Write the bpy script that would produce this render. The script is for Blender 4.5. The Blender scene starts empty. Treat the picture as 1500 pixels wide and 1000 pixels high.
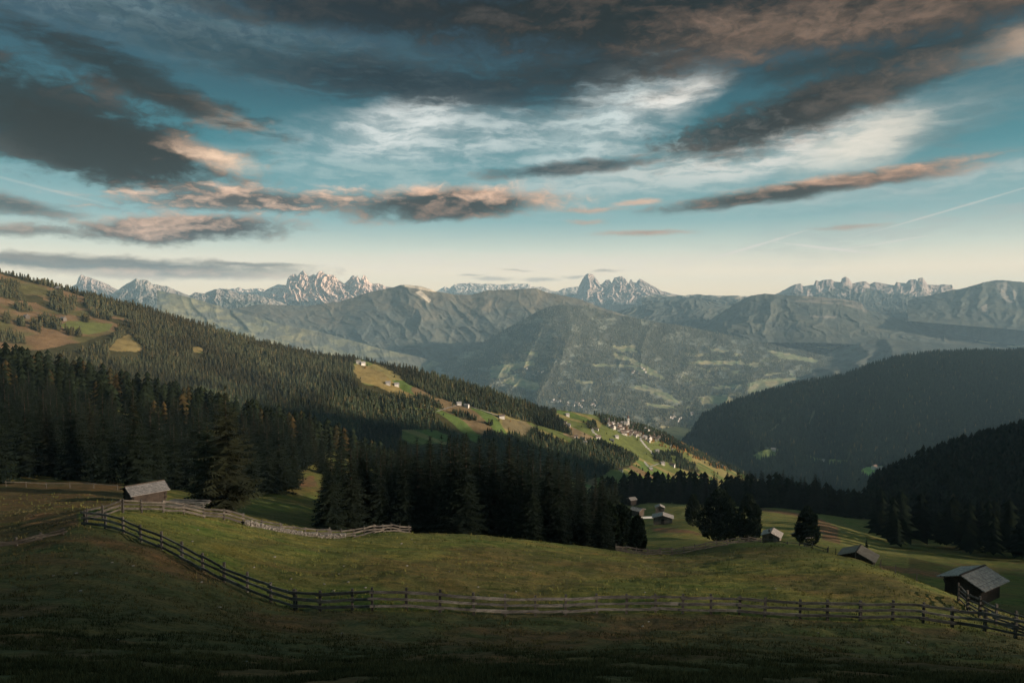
import bpy, math, random
import numpy as np
from math import radians as R, sin, cos, pi
random.seed(7); rng = np.random.default_rng(7)
scn = bpy.context.scene
col = scn.collection

# ------------------------------------------------------------------ camera geometry
F = 1000.0                       # focal length in pixels of the 1500 px wide photograph (24 mm lens)
TH = math.atan(55/1000)          # looking slightly down
CT, ST = cos(TH), sin(TH)
def T_of(py):                    # pixel row -> z / depth
    v = (500-np.asarray(py, float))/F
    return (-ST+v*CT)/(CT+v*ST)
def U_of(px, py):
    v = (500-np.asarray(py, float))/F
    return ((np.asarray(px, float)-750)/F)/(CT+v*ST)
def P(px, py, D):
    return np.stack([U_of(px, py)*D, np.asarray(D, float)+0*np.asarray(px, float), T_of(py)*D], -1)
def PY_of(t):                    # z/depth -> pixel row
    v = (t*CT+ST)/(CT-t*ST)
    return 500-F*v

cam = bpy.data.cameras.new('camera'); cam.lens = 24; cam.sensor_width = 36
cam.clip_start = 0.1; cam.clip_end = 300000
co = bpy.data.objects.new('camera', cam); col.objects.link(co)
co.rotation_euler = (pi/2-TH, 0, 0); scn.camera = co

# ------------------------------------------------------------------ numpy noise
def _h(i, j, s):
    n = (i.astype(np.int64)*374761393 + j.astype(np.int64)*668265263 + s*1442695041) & 0xffffffff
    n = ((n ^ (n >> 13))*1274126177) & 0xffffffff
    n = (n ^ (n >> 16)) & 0xffffffff
    return n/4294967295.0
def vn(x, y, s=0):
    x = np.asarray(x, float); y = np.asarray(y, float)
    x, y = np.broadcast_arrays(x, y)
    i = np.floor(x); j = np.floor(y); fx = x-i; fy = y-j
    fx = fx*fx*fx*(fx*(fx*6-15)+10); fy = fy*fy*fy*(fy*(fy*6-15)+10)
    i = i.astype(np.int64); j = j.astype(np.int64)
    a = _h(i, j, s); b = _h(i+1, j, s); c = _h(i, j+1, s); d = _h(i+1, j+1, s)
    return a+(b-a)*fx+(c-a)*fy+(a-b-c+d)*fx*fy
def fbm(x, y, o=4, s=0, g=0.5):
    t = 0; a = 1; w = 0
    for k in range(o):
        t = t+a*vn(np.asarray(x)*2**k+k*17.3, np.asarray(y)*2**k-k*9.1, s+k); w += a; a *= g
    return t/w
def ridged(x, y, o=4, s=0, g=0.5):
    t = 0; a = 1; w = 0
    for k in range(o):
        n = 1-np.abs(2*vn(np.asarray(x)*2**k+k*7.7, np.asarray(y)*2**k+k*3.3, s+k)-1)
        t = t+a*n*n; w += a; a *= g
    return t/w
def sstep(a, b, x):
    t = np.clip((x-a)/(b-a), 0, 1); return t*t*(3-2*t)
def inpoly(px, py, poly):
    px = np.asarray(px, float); py = np.asarray(py, float)
    r = np.zeros(np.broadcast(px, py).shape, bool)
    n = len(poly)
    for k in range(n):
        x0, y0 = poly[k]; x1, y1 = poly[(k+1) % n]
        if y0 == y1: continue
        c = ((y0 > py) != (y1 > py)) & (px < (x1-x0)*(py-y0)/(y1-y0)+x0)
        r ^= c
    return r
def inany(px, py, polys):
    r = np.zeros(np.broadcast(np.asarray(px), np.asarray(py)).shape, bool)
    for p in polys: r |= inpoly(px, py, p)
    return r

# ------------------------------------------------------------------ object helpers
def tag(o, label=None, cat=None, group=None, kind=None):
    if label: o['label'] = label
    if cat: o['category'] = cat
    if group: o['group'] = group
    if kind: o['kind'] = kind
    return o
def np_mesh(name, V, Fc, mat=None, colr=None, smooth=False, mats=None, mi=None):
    V = np.asarray(V, np.float32).reshape(-1, 3); Fc = np.asarray(Fc, np.int32)
    me = bpy.data.meshes.new(name)
    k = Fc.shape[1]
    me.vertices.add(len(V)); me.vertices.foreach_set('co', V.ravel())
    me.loops.add(Fc.size); me.loops.foreach_set('vertex_index', Fc.ravel())
    me.polygons.add(len(Fc)); me.polygons.foreach_set('loop_start', np.arange(0, Fc.size, k, dtype=np.int32))
    me.update(calc_edges=True)
    if smooth: me.polygons.foreach_set('use_smooth', np.ones(len(Fc), bool))
    if colr is not None:
        a = me.color_attributes.new('Col', 'FLOAT_COLOR', 'POINT')
        c = np.ones((len(V), 4), np.float32); c[:, :3] = colr.reshape(-1, 3)
        a.data.foreach_set('color', c.ravel())
    for m in (mats or [mat]):
        if m: me.materials.append(m)
    if mi is not None: me.polygons.foreach_set('material_index', np.asarray(mi, np.int32))
    me.validate()
    return me
def link(name, me, parent=None, loc=(0, 0, 0)):
    o = bpy.data.objects.new(name, me); col.objects.link(o); o.location = loc
    if parent: o.parent = parent
    return o
def empty(name, loc, rz=0, sc=1):
    o = bpy.data.objects.new(name, None); col.objects.link(o)
    o.location = loc; o.rotation_euler = (0, 0, rz); o.scale = (sc, sc, sc) if not hasattr(sc, '__len__') else sc
    o.empty_display_size = .3
    return o
class MB:                        # collects polygons of any size
    def __init__(s): s.v = []; s.f = []
    def add(s, vs, fs):
        b = len(s.v); s.v += [tuple(map(float, v)) for v in vs]; s.f += [tuple(i+b for i in f) for f in fs]
    def hexa(s, c):              # 8 corners: bottom 4 ccw, top 4
        s.add(c, [(3, 2, 1, 0), (4, 5, 6, 7), (0, 1, 5, 4), (1, 2, 6, 5), (2, 3, 7, 6), (3, 0, 4, 7)])
    def box(s, x0, x1, y0, y1, z0, z1):
        s.hexa([(x0, y0, z0), (x1, y0, z0), (x1, y1, z0), (x0, y1, z0), (x0, y0, z1), (x1, y0, z1), (x1, y1, z1), (x0, y1, z1)])
    def beam(s, a, b, w, h, seg=1, wob=0, taper=1.0, rr=random):
        a = np.array(a, float); b = np.array(b, float); d = b-a; L = np.linalg.norm(d); d = d/L
        up = np.array([0, 0, 1.]) if abs(d[2]) < .9 else np.array([0, 1., 0])
        x = np.cross(d, up); x /= np.linalg.norm(x); z = np.cross(x, d)
        rings = []
        for k in range(seg+1):
            t = k/seg; c = a+(b-a)*t
            if 0 < k < seg: c = c+x*rr.uniform(-wob, wob)+z*rr.uniform(-wob, wob)
            q = 1+(taper-1)*t; j = lambda: rr.uniform(.86, 1.1)
            rings.append([c-x*w/2*q*j()-z*h/2*q*j(), c+x*w/2*q*j()-z*h/2*q*j(), c+x*w/2*q*j()+z*h/2*q*j(), c-x*w/2*q*j()+z*h/2*q*j()])
        vs = [p for r in rings for p in r]; fs = [(0, 1, 2, 3), tuple(4*seg+i for i in (3, 2, 1, 0))]
        for k in range(seg):
            for i in range(4):
                j = (i+1) % 4; fs.append((4*k+i, 4*k+4+i, 4*k+4+j, 4*k+j))
        s.add(vs, fs)
    def mesh(s, name, mat):
        me = bpy.data.meshes.new(name); me.from_pydata(s.v, [], s.f); me.materials.append(mat); me.update(); return me
    def build(s, name, mat, parent=None, origin=None):
        if origin is not None: s.v = [(x-origin[0], y-origin[1], z-origin[2]) for x, y, z in s.v]
        return link(name, s.mesh(name, mat), parent)

# ------------------------------------------------------------------ node helpers
class NG:
    def __init__(s, tree): s.t = tree
    def n(s, typ, **kw):
        nd = s.t.nodes.new(typ)
        for k, v in kw.items(): setattr(nd, k, v)
        return nd
    def put(s, sock, v):
        if isinstance(v, Vx): s.t.links.new(v.s, sock)
        elif isinstance(v, bpy.types.NodeSocket): s.t.links.new(v, sock)
        elif hasattr(v, '__len__') and len(v) == 3 and sock.type == 'RGBA': sock.default_value = (*v, 1)
        else: sock.default_value = v
    def math(s, op, a, b=0, c=0, clamp=False):
        nd = s.n('ShaderNodeMath', operation=op, use_clamp=clamp)
        s.put(nd.inputs[0], a); s.put(nd.inputs[1], b)
        if op in ('MULTIPLY_ADD',): s.put(nd.inputs[2], c)
        return Vx(s, nd.outputs[0])
    def mr(s, v, a, b, lo=0, hi=1, smooth=True):
        nd = s.n('ShaderNodeMapRange', interpolation_type='SMOOTHSTEP' if smooth else 'LINEAR')
        s.put(nd.inputs['Value'], v); nd.inputs['From Min'].default_value = a; nd.inputs['From Max'].default_value = b
        nd.inputs['To Min'].default_value = lo; nd.inputs['To Max'].default_value = hi
        return Vx(s, nd.outputs['Result'])
    def mix(s, f, a, b, mode='MIX'):
        nd = s.n('ShaderNodeMix', data_type='RGBA', blend_type=mode)
        s.put(nd.inputs['Factor'], f); s.put(nd.inputs['A'], a) if False else None
        s.put(nd.inputs[6], a); s.put(nd.inputs[7], b)
        return Vx(s, nd.outputs[2])
    def noise(s, vec, scale, detail=4, rough=.5, dist=0, col=False, lac=2.0):
        nd = s.n('ShaderNodeTexNoise'); s.put(nd.inputs['Vector'], vec)
        nd.inputs['Scale'].default_value = scale; nd.inputs['Detail'].default_value = detail
        nd.inputs['Roughness'].default_value = rough; nd.inputs['Distortion'].default_value = dist
        nd.inputs['Lacunarity'].default_value = lac
        return Vx(s, nd.outputs['Color' if col else 'Fac'])
    def mapping(s, vec, loc=(0, 0, 0), rot=(0, 0, 0), sc=(1, 1, 1), typ='POINT'):
        nd = s.n('ShaderNodeMapping', vector_type=typ); s.put(nd.inputs['Vector'], vec)
        nd.inputs['Location'].default_value = loc; nd.inputs['Rotation'].default_value = rot; nd.inputs['Scale'].default_value = sc
        return Vx(s, nd.outputs[0])
    def vm(s, op, a, b=(0, 0, 0), out=0):
        nd = s.n('ShaderNodeVectorMath', operation=op); s.put(nd.inputs[0], a); s.put(nd.inputs[1], b)
        return Vx(s, nd.outputs[out])
    def sep(s, v):
        nd = s.n('ShaderNodeSeparateXYZ'); s.put(nd.inputs[0], v); return [Vx(s, o) for o in nd.outputs]
    def comb(s, x, y, z=0):
        nd = s.n('ShaderNodeCombineXYZ'); s.put(nd.inputs[0], x); s.put(nd.inputs[1], y); s.put(nd.inputs[2], z); return Vx(s, nd.outputs[0])
    def ramp(s, f, stops):
        nd = s.n('ShaderNodeValToRGB'); s.put(nd.inputs[0], f); e = nd.color_ramp.elements
        while len(e) < len(stops): e.new(.5)
        for k, (p, c) in enumerate(stops): e[k].position = p; e[k].color = (*c, 1)
        return Vx(s, nd.outputs[0])
class Vx:
    def __init__(s, g, sock): s.g = g; s.s = sock
    def __add__(s, o): return s.g.math('ADD', s, o)
    def __sub__(s, o): return s.g.math('SUBTRACT', s, o)
    def __mul__(s, o): return s.g.math('MULTIPLY', s, o)
    __radd__ = __add__; __rmul__ = __mul__
def material(name, fn, rough=.9, spec=.2):
    m = bpy.data.materials.new(name); m.use_nodes = True; t = m.node_tree; t.nodes.clear()
    g = NG(t); out = g.n('ShaderNodeOutputMaterial'); b = g.n('ShaderNodeBsdfPrincipled')
    b.inputs['Roughness'].default_value = rough; b.inputs['Specular IOR Level'].default_value = spec
    t.links.new(b.outputs[0], out.inputs[0])
    r = fn(g, b)
    if r is not None: g.put(b.inputs['Base Color'], r)
    return m
def bump(g, b, h, strength, dist):
    nd = g.n('ShaderNodeBump'); g.put(nd.inputs['Height'], h); nd.inputs['Strength'].default_value = strength; nd.inputs['Distance'].default_value = dist
    g.t.links.new(nd.outputs[0], b.inputs['Normal'])
def attr(g, name='Col'):
    nd = g.n('ShaderNodeAttribute', attribute_name=name); return Vx(g, nd.outputs['Color'])
def geo(g): return Vx(g, g.n('ShaderNodeNewGeometry').outputs['Position'])
def objco(g): return Vx(g, g.n('ShaderNodeTexCoord').outputs['Object'])
def rnd(g): return Vx(g, g.n('ShaderNodeObjectInfo').outputs['Random'])

def mat_far(g, b):               # distant hillsides: cover colour x patchy noise
    p = geo(g); a = attr(g)
    n = g.noise(p, .012, 6, .65); n2 = g.noise(p, .0018, 4, .6)
    c = g.mix(1.0, a, g.ramp(n, [(.3, (.55, .55, .6)), (.7, (1.4, 1.38, 1.3))]), 'MULTIPLY')
    c = g.mix(1.0, c, g.ramp(n2, [(.35, (.8, .85, .9)), (.65, (1.18, 1.1, 1.0))]), 'MULTIPLY')
    bump(g, b, n, .5, 10)
    return c
M_far = material('hill_cover', mat_far, 1, 0)
def mat_rock(g, b):
    p = geo(g); a = attr(g)
    q = g.mapping(p, sc=(1, 1, .35)); n = g.noise(q, .0045, 7, .65); s = g.noise(g.mapping(p, sc=(.3, .3, 2.2)), .006, 4, .6)
    c = g.mix(1.0, a, g.ramp(n, [(.3, (.62, .6, .62)), (.7, (1.3, 1.28, 1.25))]), 'MULTIPLY')
    c = g.mix(.4, c, g.mix(1.0, c, g.ramp(s, [(.4, (.7, .68, .68)), (.6, (1.2, 1.2, 1.2))]), 'MULTIPLY'))
    bump(g, b, n, .8, 45)
    return c
M_rock = material('mountain_rock', mat_rock, 1, 0)
def mat_mid(g, b):
    p = geo(g); a = attr(g)
    n = g.noise(p, .05, 6, .7); n2 = g.noise(p, .6, 4, .7)
    c = g.mix(1.0, a, g.ramp(n, [(.3, (.7, .68, .62)), (.7, (1.25, 1.22, 1.1))]), 'MULTIPLY')
    c = g.mix(1.0, c, g.ramp(n2, [(.3, (.8, .8, .8)), (.7, (1.15, 1.15, 1.15))]), 'MULTIPLY')
    bump(g, b, n, .6, 3)
    return c
M_mid = material('slope_cover', mat_mid, 1, 0)
def mat_ground(g, b):
    p = geo(g); a = attr(g)
    big = g.noise(g.mapping(p, rot=(0, 0, .3), sc=(.5, 1.3, 1)), .14, 6, .68, .6)
    mid = g.noise(g.mapping(p, sc=(.7, 1.5, 1)), .55, 6, .68, .5)
    fine = g.noise(p, 5.5, 5, .75)
    c = g.mix(1.0, a, g.ramp(big, [(.32, (.42, .58, .42)), (.5, (.56, .57, .56)), (.68, (.76, .62, .54))]), 'MULTIPLY')
    c = g.mix(1.0, c, g.ramp(mid, [(.33, (.52, .62, .48)), (.5, (1, 1, 1)), (.68, (1.5, 1.28, 1.1))]), 'MULTIPLY')
    c = g.mix(1.0, c, g.ramp(fine, [(.3, (.45, .5, .45)), (.7, (1.6, 1.5, 1.45))]), 'MULTIPLY')
    dirt = g.mr(g.noise(p, 1.3, 5, .7), .66, .72)
    c = g.mix(dirt*.6, c, (.05, .032, .02))
    bump(g, b, fine*.06+mid*.22, 1, 1)
    return c
M_ground = material('pasture_grass', mat_ground, 1, .05)
def mat_foliage(g, b):
    a = attr(g); p = geo(g)
    n = g.noise(p, .35, 3, .6)
    c = g.mix(1.0, a, g.ramp(n, [(.35, (.65, .7, .7)), (.65, (1.35, 1.25, 1.1))]), 'MULTIPLY')
    return c
M_farleaf = material('conifer_mass', mat_foliage, 1, 0)
def leafmat(name, dark, light, warm, wf):
    def f(g, b):
        p = objco(g); n = g.noise(p, 1.1, 4, .65); r = rnd(g)
        c = g.mix(g.mr(n, .35, .68), dark, light)
        c = g.mix(g.mr(r, 1-wf, 1)*.7, c, warm)
        return c
    return material(name, f, .95, .05)
M_spruce = leafmat('spruce_needles', (.005, .009, .006), (.017, .023, .012), (.022, .022, .012), .2)
M_larch = leafmat('larch_needles', (.008, .013, .008), (.023, .030, .014), (.032, .028, .013), .3)
M_pine = leafmat('stone_pine_needles', (.008, .014, .009), (.032, .044, .02), (.026, .032, .014), .2)
def mat_bark(g, b):
    p = objco(g); n = g.noise(g.mapping(p, sc=(6, 6, .8)), 2, 5, .7); bump(g, b, n, .8, .04)
    return g.ramp(n, [(.3, (.02, .015, .012)), (.7, (.09, .07, .055))])
M_bark = material('bark', mat_bark, .95, .1)
def woodmat(name, c0, c1, sx):
    def f(g, b):
        p = objco(g); n = g.noise(g.mapping(p, sc=sx), 2.5, 6, .7); n2 = g.noise(p, .9, 4, .6); r = rnd(g)
        c = g.mix(g.mr(n, .3, .7), c0, c1); c = g.mix(1.0, c, g.ramp(n2, [(.3, (.55, .55, .55)), (.7, (1.3, 1.3, 1.28))]), 'MULTIPLY')
        c = g.mix(1.0, c, g.ramp(r, [(0, (.6, .6, .62)), (1, (1.3, 1.25, 1.2))]), 'MULTIPLY')
        bump(g, b, n, .7, .02)
        return c
    return material(name, f, .85, .2)
M_rail = woodmat('weathered_rail_wood', (.055, .05, .045), (.17, .157, .14), (1, 1, 5))
M_rail2 = woodmat('old_grey_rail_wood', (.03, .026, .022), (.10, .088, .074), (1, 1, 5))
M_post = woodmat('weathered_post_wood', (.03, .026, .022), (.12, .108, .094), (9, 9, .8))
M_wall = woodmat('dark_barn_boards', (.02, .015, .011), (.075, .055, .04), (9, 9, .5))
M_wallg = woodmat('grey_barn_boards', (.07, .058, .046), (.22, .185, .15), (9, 9, .5))
def mat_shingle(base):
    def f(g, b):
        p = objco(g)
        br = g.n('ShaderNodeTexBrick'); g.put(br.inputs['Vector'], g.mapping(g.comb(g.sep(p)[0], g.sep(p)[1]*1.15), sc=(1, 1, 1)))
        br.inputs['Scale'].default_value = 3.0; br.inputs['Mortar Size'].default_value = .018; br.inputs['Bias'].default_value = 0
        br.inputs['Brick Width'].default_value = .55; br.inputs['Row Height'].default_value = .62
        br.inputs['Color1'].default_value = (.75, .75, .75, 1); br.inputs['Color2'].default_value = (1.2, 1.18, 1.15, 1); br.inputs['Mortar'].default_value = (.4, .4, .4, 1)
        n = g.noise(p, 1.6, 6, .7)
        c = g.mix(1.0, g.mix(1.0, base, Vx(g, br.outputs['Color']), 'MULTIPLY'), g.ramp(n, [(.3, (.6, .6, .6)), (.7, (1.3, 1.28, 1.25))]), 'MULTIPLY')
        bump(g, b, Vx(g, br.outputs['Fac']), -.5, .03)
        return c
    return f
M_shing = material('wood_shingles', mat_shingle((.15, .14, .135)), .85, .2)
M_shing2 = material('pale_wood_shingles', mat_shingle((.27, .235, .21)), .85, .2)
def mat_var(name, c, amp=.25, rough=.85, sc=.8, spec=.2):
    def f(g, b):
        n = g.noise(objco(g), sc, 5, .6); r = rnd(g)
        k = g.mix(1.0, c, g.ramp(n, [(.3, (1-amp,)*3), (.7, (1+amp,)*3)]), 'MULTIPLY')
        return g.mix(1.0, k, g.ramp(r, [(0, (.78, .76, .74)), (1, (1.15, 1.12, 1.1))]), 'MULTIPLY')
    return material(name, f, rough, spec)
M_plaster = mat_var('house_plaster', (.62, .58, .52), .08)
M_tile = mat_var('brown_roof_tiles', (.16, .11, .085), .3)
M_tileg = mat_var('grey_roof', (.24, .22, .21), .3)
M_stone = mat_var('pale_stone', (.17, .155, .135), .4, .9, 6)
M_road = mat_var('gravel_road', (.42, .38, .33), .15)
M_white = mat_var('white_sheet', (.7, .66, .6), .1)
def mat_glass(g, b): return (.02, .022, .025)
M_glass = material('dark_window', mat_glass, .2, .5)
M_door = woodmat('door_boards', (.015, .011, .008), (.05, .036, .026), (9, 9, .5))

# ------------------------------------------------------------------ near ground: thin plate spline of z/depth over (u, ln depth)
CP = []
def cp(D, *pts):
    for px, py in pts: CP.append((float(U_of(px, py)), math.log(D), float(T_of(py))))
for u in (-1.8, -.9, 0, .9, 1.8):
    for D, t in ((2.5, -1.08), (5, -.745), (10, -.575)): CP.append((u, math.log(D), t))
def cps(*pts):
    for px, py, D in pts: cp(D, (px, py))
cps((-600, 930, 22), (-300, 925, 22), (0, 925, 22), (400, 955, 22), (750, 965, 23), (1100, 970, 23), (1500, 990, 23), (2000, 1025, 22), (2400, 1045, 22))
cps((425, 892, 39), (540, 895, 38), (692, 898, 40), (830, 900, 42), (922, 899, 43), (1048, 898, 43), (1180, 906, 42.4), (1320, 915, 41.6), (1409, 923, 40.9), (1500, 937, 40), (1900, 1018, 34))
cps((115, 769, 49), (172, 776, 48), (258, 816, 45), (320, 844, 42), (0, 790, 48), (-300, 770, 48), (-800, 740, 48), (0, 850, 34), (-400, 840, 34))
cps((232, 752, 65), (330, 765, 70), (400, 778, 74), (480, 790, 78), (540, 786, 84), (570, 780, 88), (300, 785, 55), (600, 830, 56), (800, 845, 58), (1000, 850, 60), (1200, 860, 56))
cps((600, 780, 92), (700, 785, 97), (800, 794, 102), (880, 804, 106), (935, 812, 109), (1010, 812, 112), (1050, 805, 117), (1090, 797, 121), (1180, 802, 108), (1250, 819, 90), (1330, 847, 71), (1400, 880, 55))
cps((215, 737, 95), (120, 740, 85), (0, 748, 80), (-400, 735, 80), (0, 713, 128), (170, 716, 130), (330, 749, 108), (440, 772, 112), (380, 728, 180), (430, 716, 210), (462, 706, 240))
cps((600, 795, 130), (700, 802, 150), (800, 806, 150), (890, 808, 142), (600, 790, 190), (800, 805, 200), (500, 770, 150), (480, 735, 200))
cps((1000, 801, 140), (1000, 777, 225), (970, 748, 320), (930, 737, 380), (1050, 741, 380), (1160, 748, 340), (1215, 765, 270), (1130, 794, 200), (1190, 798, 180), (1060, 792, 200), (1255, 834, 128), (1425, 888, 88), (1500, 910, 70), (1340, 815, 170), (1400, 842, 150), (1500, 865, 120), (1290, 800, 220), (1240, 772, 300), (1700, 880, 120), (1500, 815, 220), (1800, 830, 200), (1400, 790, 300), (1500, 760, 400))
cps((0, 640, 240), (-400, 600, 240), (200, 690, 240), (330, 705, 230), (0, 545, 400), (-400, 480, 400), (200, 588, 400), (400, 635, 400), (550, 685, 400), (500, 705, 270), (650, 745, 400), (780, 770, 400))
cps((800, 800, 300), (900, 750, 470), (1050, 750, 470), (1200, 760, 470), (0, 560, 560), (300, 650, 560), (600, 740, 560), (900, 800, 600), (1200, 800, 600), (1500, 780, 560), (-400, 490, 560))
cps((0, 640, 760), (-400, 580, 760), (600, 830, 760), (1000, 890, 800), (1500, 860, 800))
CP = np.array(CP); KU = 2.2
def _phi(r2): return np.where(r2 > 1e-12, .5*r2*np.log(np.maximum(r2, 1e-12)), 0)
_X = np.stack([CP[:, 0]*KU, CP[:, 1]], -1); _n = len(CP)
_K = _phi(((_X[:, None]-_X[None])**2).sum(-1))+np.eye(_n)*.002
_Q = np.concatenate([np.ones((_n, 1)), _X], 1)
_A = np.zeros((_n+3, _n+3)); _A[:_n, :_n] = _K; _A[:_n, _n:] = _Q; _A[_n:, :_n] = _Q.T
_w = np.linalg.solve(_A, np.concatenate([CP[:, 2], np.zeros(3)]))
def ground_t(u, D):
    u = np.asarray(u, float); D = np.asarray(D, float); u, D = np.broadcast_arrays(u, D); sh = u.shape
    X = np.stack([u.ravel()*KU, np.log(np.maximum(D.ravel(), 2.0))], -1); r = np.empty(len(X))
    for i in range(0, len(X), 20000):
        x = X[i:i+20000]; r[i:i+20000] = _phi(((x[:, None]-_X[None])**2).sum(-1)) @ _w[:_n]+_w[_n]+x @ _w[_n+1:]
    return r.reshape(sh)
def ground_z(x, y):
    x = np.asarray(x, float); y = np.asarray(y, float)
    z = ground_t(x/y, y)*y
    a = sstep(6, 30, y)
    return z+a*((fbm(x/9, y/6, 3, 5)-.5)*.9+(fbm(x/2.2, y/1.6, 3, 9)-.5)*.32)+(fbm(x/.7, y/.6, 2, 19)-.5)*.10+sstep(60, 200, y)*(fbm(x/40, y/40, 2, 11)-.5)*3
def ground_hit(px, py, d0=6, d1=600):
    D = np.exp(np.linspace(math.log(d0), math.log(d1), 900)); U = float(U_of(px, py)); t = float(T_of(py))
    z = ground_z(U*D, D); i = np.argmax(z >= t*D)
    if not (z >= t*D).any(): i = len(D)-1
    return np.array([U*D[i], D[i], z[i]])
def ground_at(px, D):            # on the ground at a pixel column and a depth
    u = (px-750)/F; x = u*D/ (CT+ST*ground_t(u, D)*-.0+0)
    return np.array([x, D, float(ground_z(x, D))])

nU, nD = 620, 560
us = np.concatenate([np.linspace(-2.4, -.86, 60, endpoint=False), np.linspace(-.86, .86, nU-120), np.linspace(.86, 2.4, 61)[1:]])
nU = len(us)
Ds = np.exp(np.linspace(math.log(2.5), math.log(800), nD))
UU, DD = np.meshgrid(us, Ds); XX = UU*DD; ZZ = ground_z(XX, DD)
back = []                        # hillside behind the camera, same sheet
for yb in (-220, -120, -60, -25, -8, 0):
    w = 2.5+(2.5-yb)*1.0; xb = us*w
    back.append(np.stack([xb, np.full(nU, float(yb)), ZZ[0]+.42*(2.5-yb)+(fbm(xb/20, yb/20.+xb*0, 3, 3)-.5)*2], -1))
G = np.concatenate([np.stack(back), np.stack([XX, DD, ZZ], -1)], 0)
def grid_faces(nr, nc):
    i = np.arange(nr*nc).reshape(nr, nc)
    return np.stack([i[:-1, :-1], i[:-1, 1:], i[1:, 1:], i[1:, :-1]], -1).reshape(-1, 4)
def pix(P3):
    P3 = np.asarray(P3, float); t = P3[..., 2]/np.maximum(P3[..., 1], .1); py = PY_of(t)
    v = (500-py)/F; px = 750+F*(P3[..., 0]/np.maximum(P3[..., 1], .1))*(CT+v*ST)
    return px, py
gpx, gpy = pix(G)
X_, Y_ = G[..., 0], G[..., 1]
gc = np.zeros(G.shape); gc[:] = (.155, .158, .050)
n1 = fbm(X_/14, Y_/14, 4, 21)[..., None]; n2 = fbm(X_/5, Y_/4, 4, 31)[..., None]
gc = gc*(1-sstep(.45, .65, n1))+np.array((.14, .12, .048))*sstep(.45, .65, n1)
lf = sstep(0, 1, (760-gpy+0*gpx)/1)*0
# rough browner pasture outside the fence, left and front
front = (inany(gpx, gpy, [[(-9000, 740), (115, 745), (115, 768), (172, 775), (258, 815), (320, 845), (425, 891), (600, 897), (1048, 899), (1409, 922), (9000, 1400), (9000, 99999), (-9000, 99999)]]) | (Y_ < 15))[..., None]
gc = np.where(front, np.array((.115, .11, .055))*(1-sstep(.5, .62, n2))+np.array((.14, .10, .055))*sstep(.5, .62, n2), gc)
leftf = inany(gpx, gpy, [[(-4000, 690), (175, 705), (190, 738), (112, 750), (112, 768), (60, 775), (-4000, 790)]])[..., None]
gc = np.where(leftf, np.array((.125, .088, .045)), gc)
hay = ((Y_ > 128) & (X_ > 12) & (gpx < 1330))[..., None]  # yellower pasture, its colour lightened to stand in for sunlight
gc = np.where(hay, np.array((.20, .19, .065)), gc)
br = inany(gpx, gpy, [[(40, 752), (112, 753), (112, 766), (30, 768)], [(950, 772), (985, 773), (1005, 775), (1032, 783), (1000, 781), (960, 779)], [(1195, 757), (1228, 772), (1230, 796), (1205, 790)], [(436, 705), (458, 695), (466, 712), (437, 713)], [(1110, 743), (1180, 752), (1178, 757), (1110, 747)], [(1285, 825), (1400, 842), (1400, 850), (1290, 833)]])[..., None]
gc = np.where(br, np.array((.20, .12, .07)), gc)
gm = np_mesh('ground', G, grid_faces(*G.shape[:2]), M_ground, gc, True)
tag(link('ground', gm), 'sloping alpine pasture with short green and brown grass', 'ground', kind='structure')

# ------------------------------------------------------------------ lofted hillsides
SURF = {}
def interp(px, pts, k): pts = sorted(pts); return np.interp(px, [p[0] for p in pts], [p[k] for p in pts])
class Surf: pass
def loft(name, rows, px0, px1, nu, segs, disp, colfn, mat, label, smooth=True, backdrop=.75, ease=1.0):
    px = np.linspace(px0, px1, nu); P3 = []
    R_ = [P(px, interp(px, r, 1), interp(px, r, 2)) for r in rows]
    for k in range(len(R_)-1):
        for i in range(segs[k]):
            t = i/segs[k]; P3.append(R_[k]*(1-t)+R_[k+1]*t)
    P3.append(R_[-1]); A = np.stack(P3)
    A = disp(A, px)
    nfront = len(A)
    B = [A]; last = A[-1]; prev = A[-3]
    L = float(np.median(last[:, 1]))
    for k in range(1, 9):        # the far side falls away behind the crest
        q = last.copy(); d = k*L*.035; q[:, 0] *= 1+d/last[:, 1]; q[:, 1] += d; q[:, 2] -= d*backdrop*min(1, k/3)
        B.append(q[None])
    A = np.concatenate(B, 0)
    s = Surf(); s.A = A; s.nf = nfront; s.px = px; s.PX, s.PY = pix(A)
    c = colfn(s.PX, s.PY, A, np.linspace(0, 1, len(A))[:, None]+0*s.PX)
    me = np_mesh(name, A, grid_faces(*A.shape[:2]), mat, c, smooth)
    o = link(name, me); tag(o, label, 'hill', kind='structure'); s.o = o; SURF[name] = s
    return s
def surf_hit(s, px, py):
    c = int(round(np.interp(px, s.px, np.arange(len(s.px))))); colY = s.PY[:s.nf, c]
    i = np.argmax(colY <= py)
    if colY[i] > py: i = s.nf-1
    if i == 0: return s.A[0, c]
    t = (colY[i-1]-py)/max(colY[i-1]-colY[i], 1e-6); t = min(max(t, 0), 1)
    return s.A[i-1, c]*(1-t)+s.A[i, c]*t
def scatter(s, n, ok, x0=-60, x1=1560):
    A = s.A[:s.nf]; a = A[:-1, :-1]; b = A[:-1, 1:]; c = A[1:, :-1]
    ar = np.linalg.norm(np.cross(b-a, c-a), axis=-1); pxc = s.PX[:s.nf-1, :-1]
    ar = ar*((pxc > x0) & (pxc < x1)); p = (ar/ar.sum()).ravel()
    k = rng.choice(len(p), n, p=p); i, j = np.unravel_index(k, ar.shape)
    f = rng.random((n, 2)); a = A[i, j]; b = A[i, j+1]; c = A[i+1, j]; d = A[i+1, j+1]
    q = (a*(1-f[:, :1])+b*f[:, :1])*(1-f[:, 1:])+(c*(1-f[:, :1])+d*f[:, :1])*f[:, 1:]
    px, py = pix(q); m = ok(px, py)
    return q[m], px[m], py[m]

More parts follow.
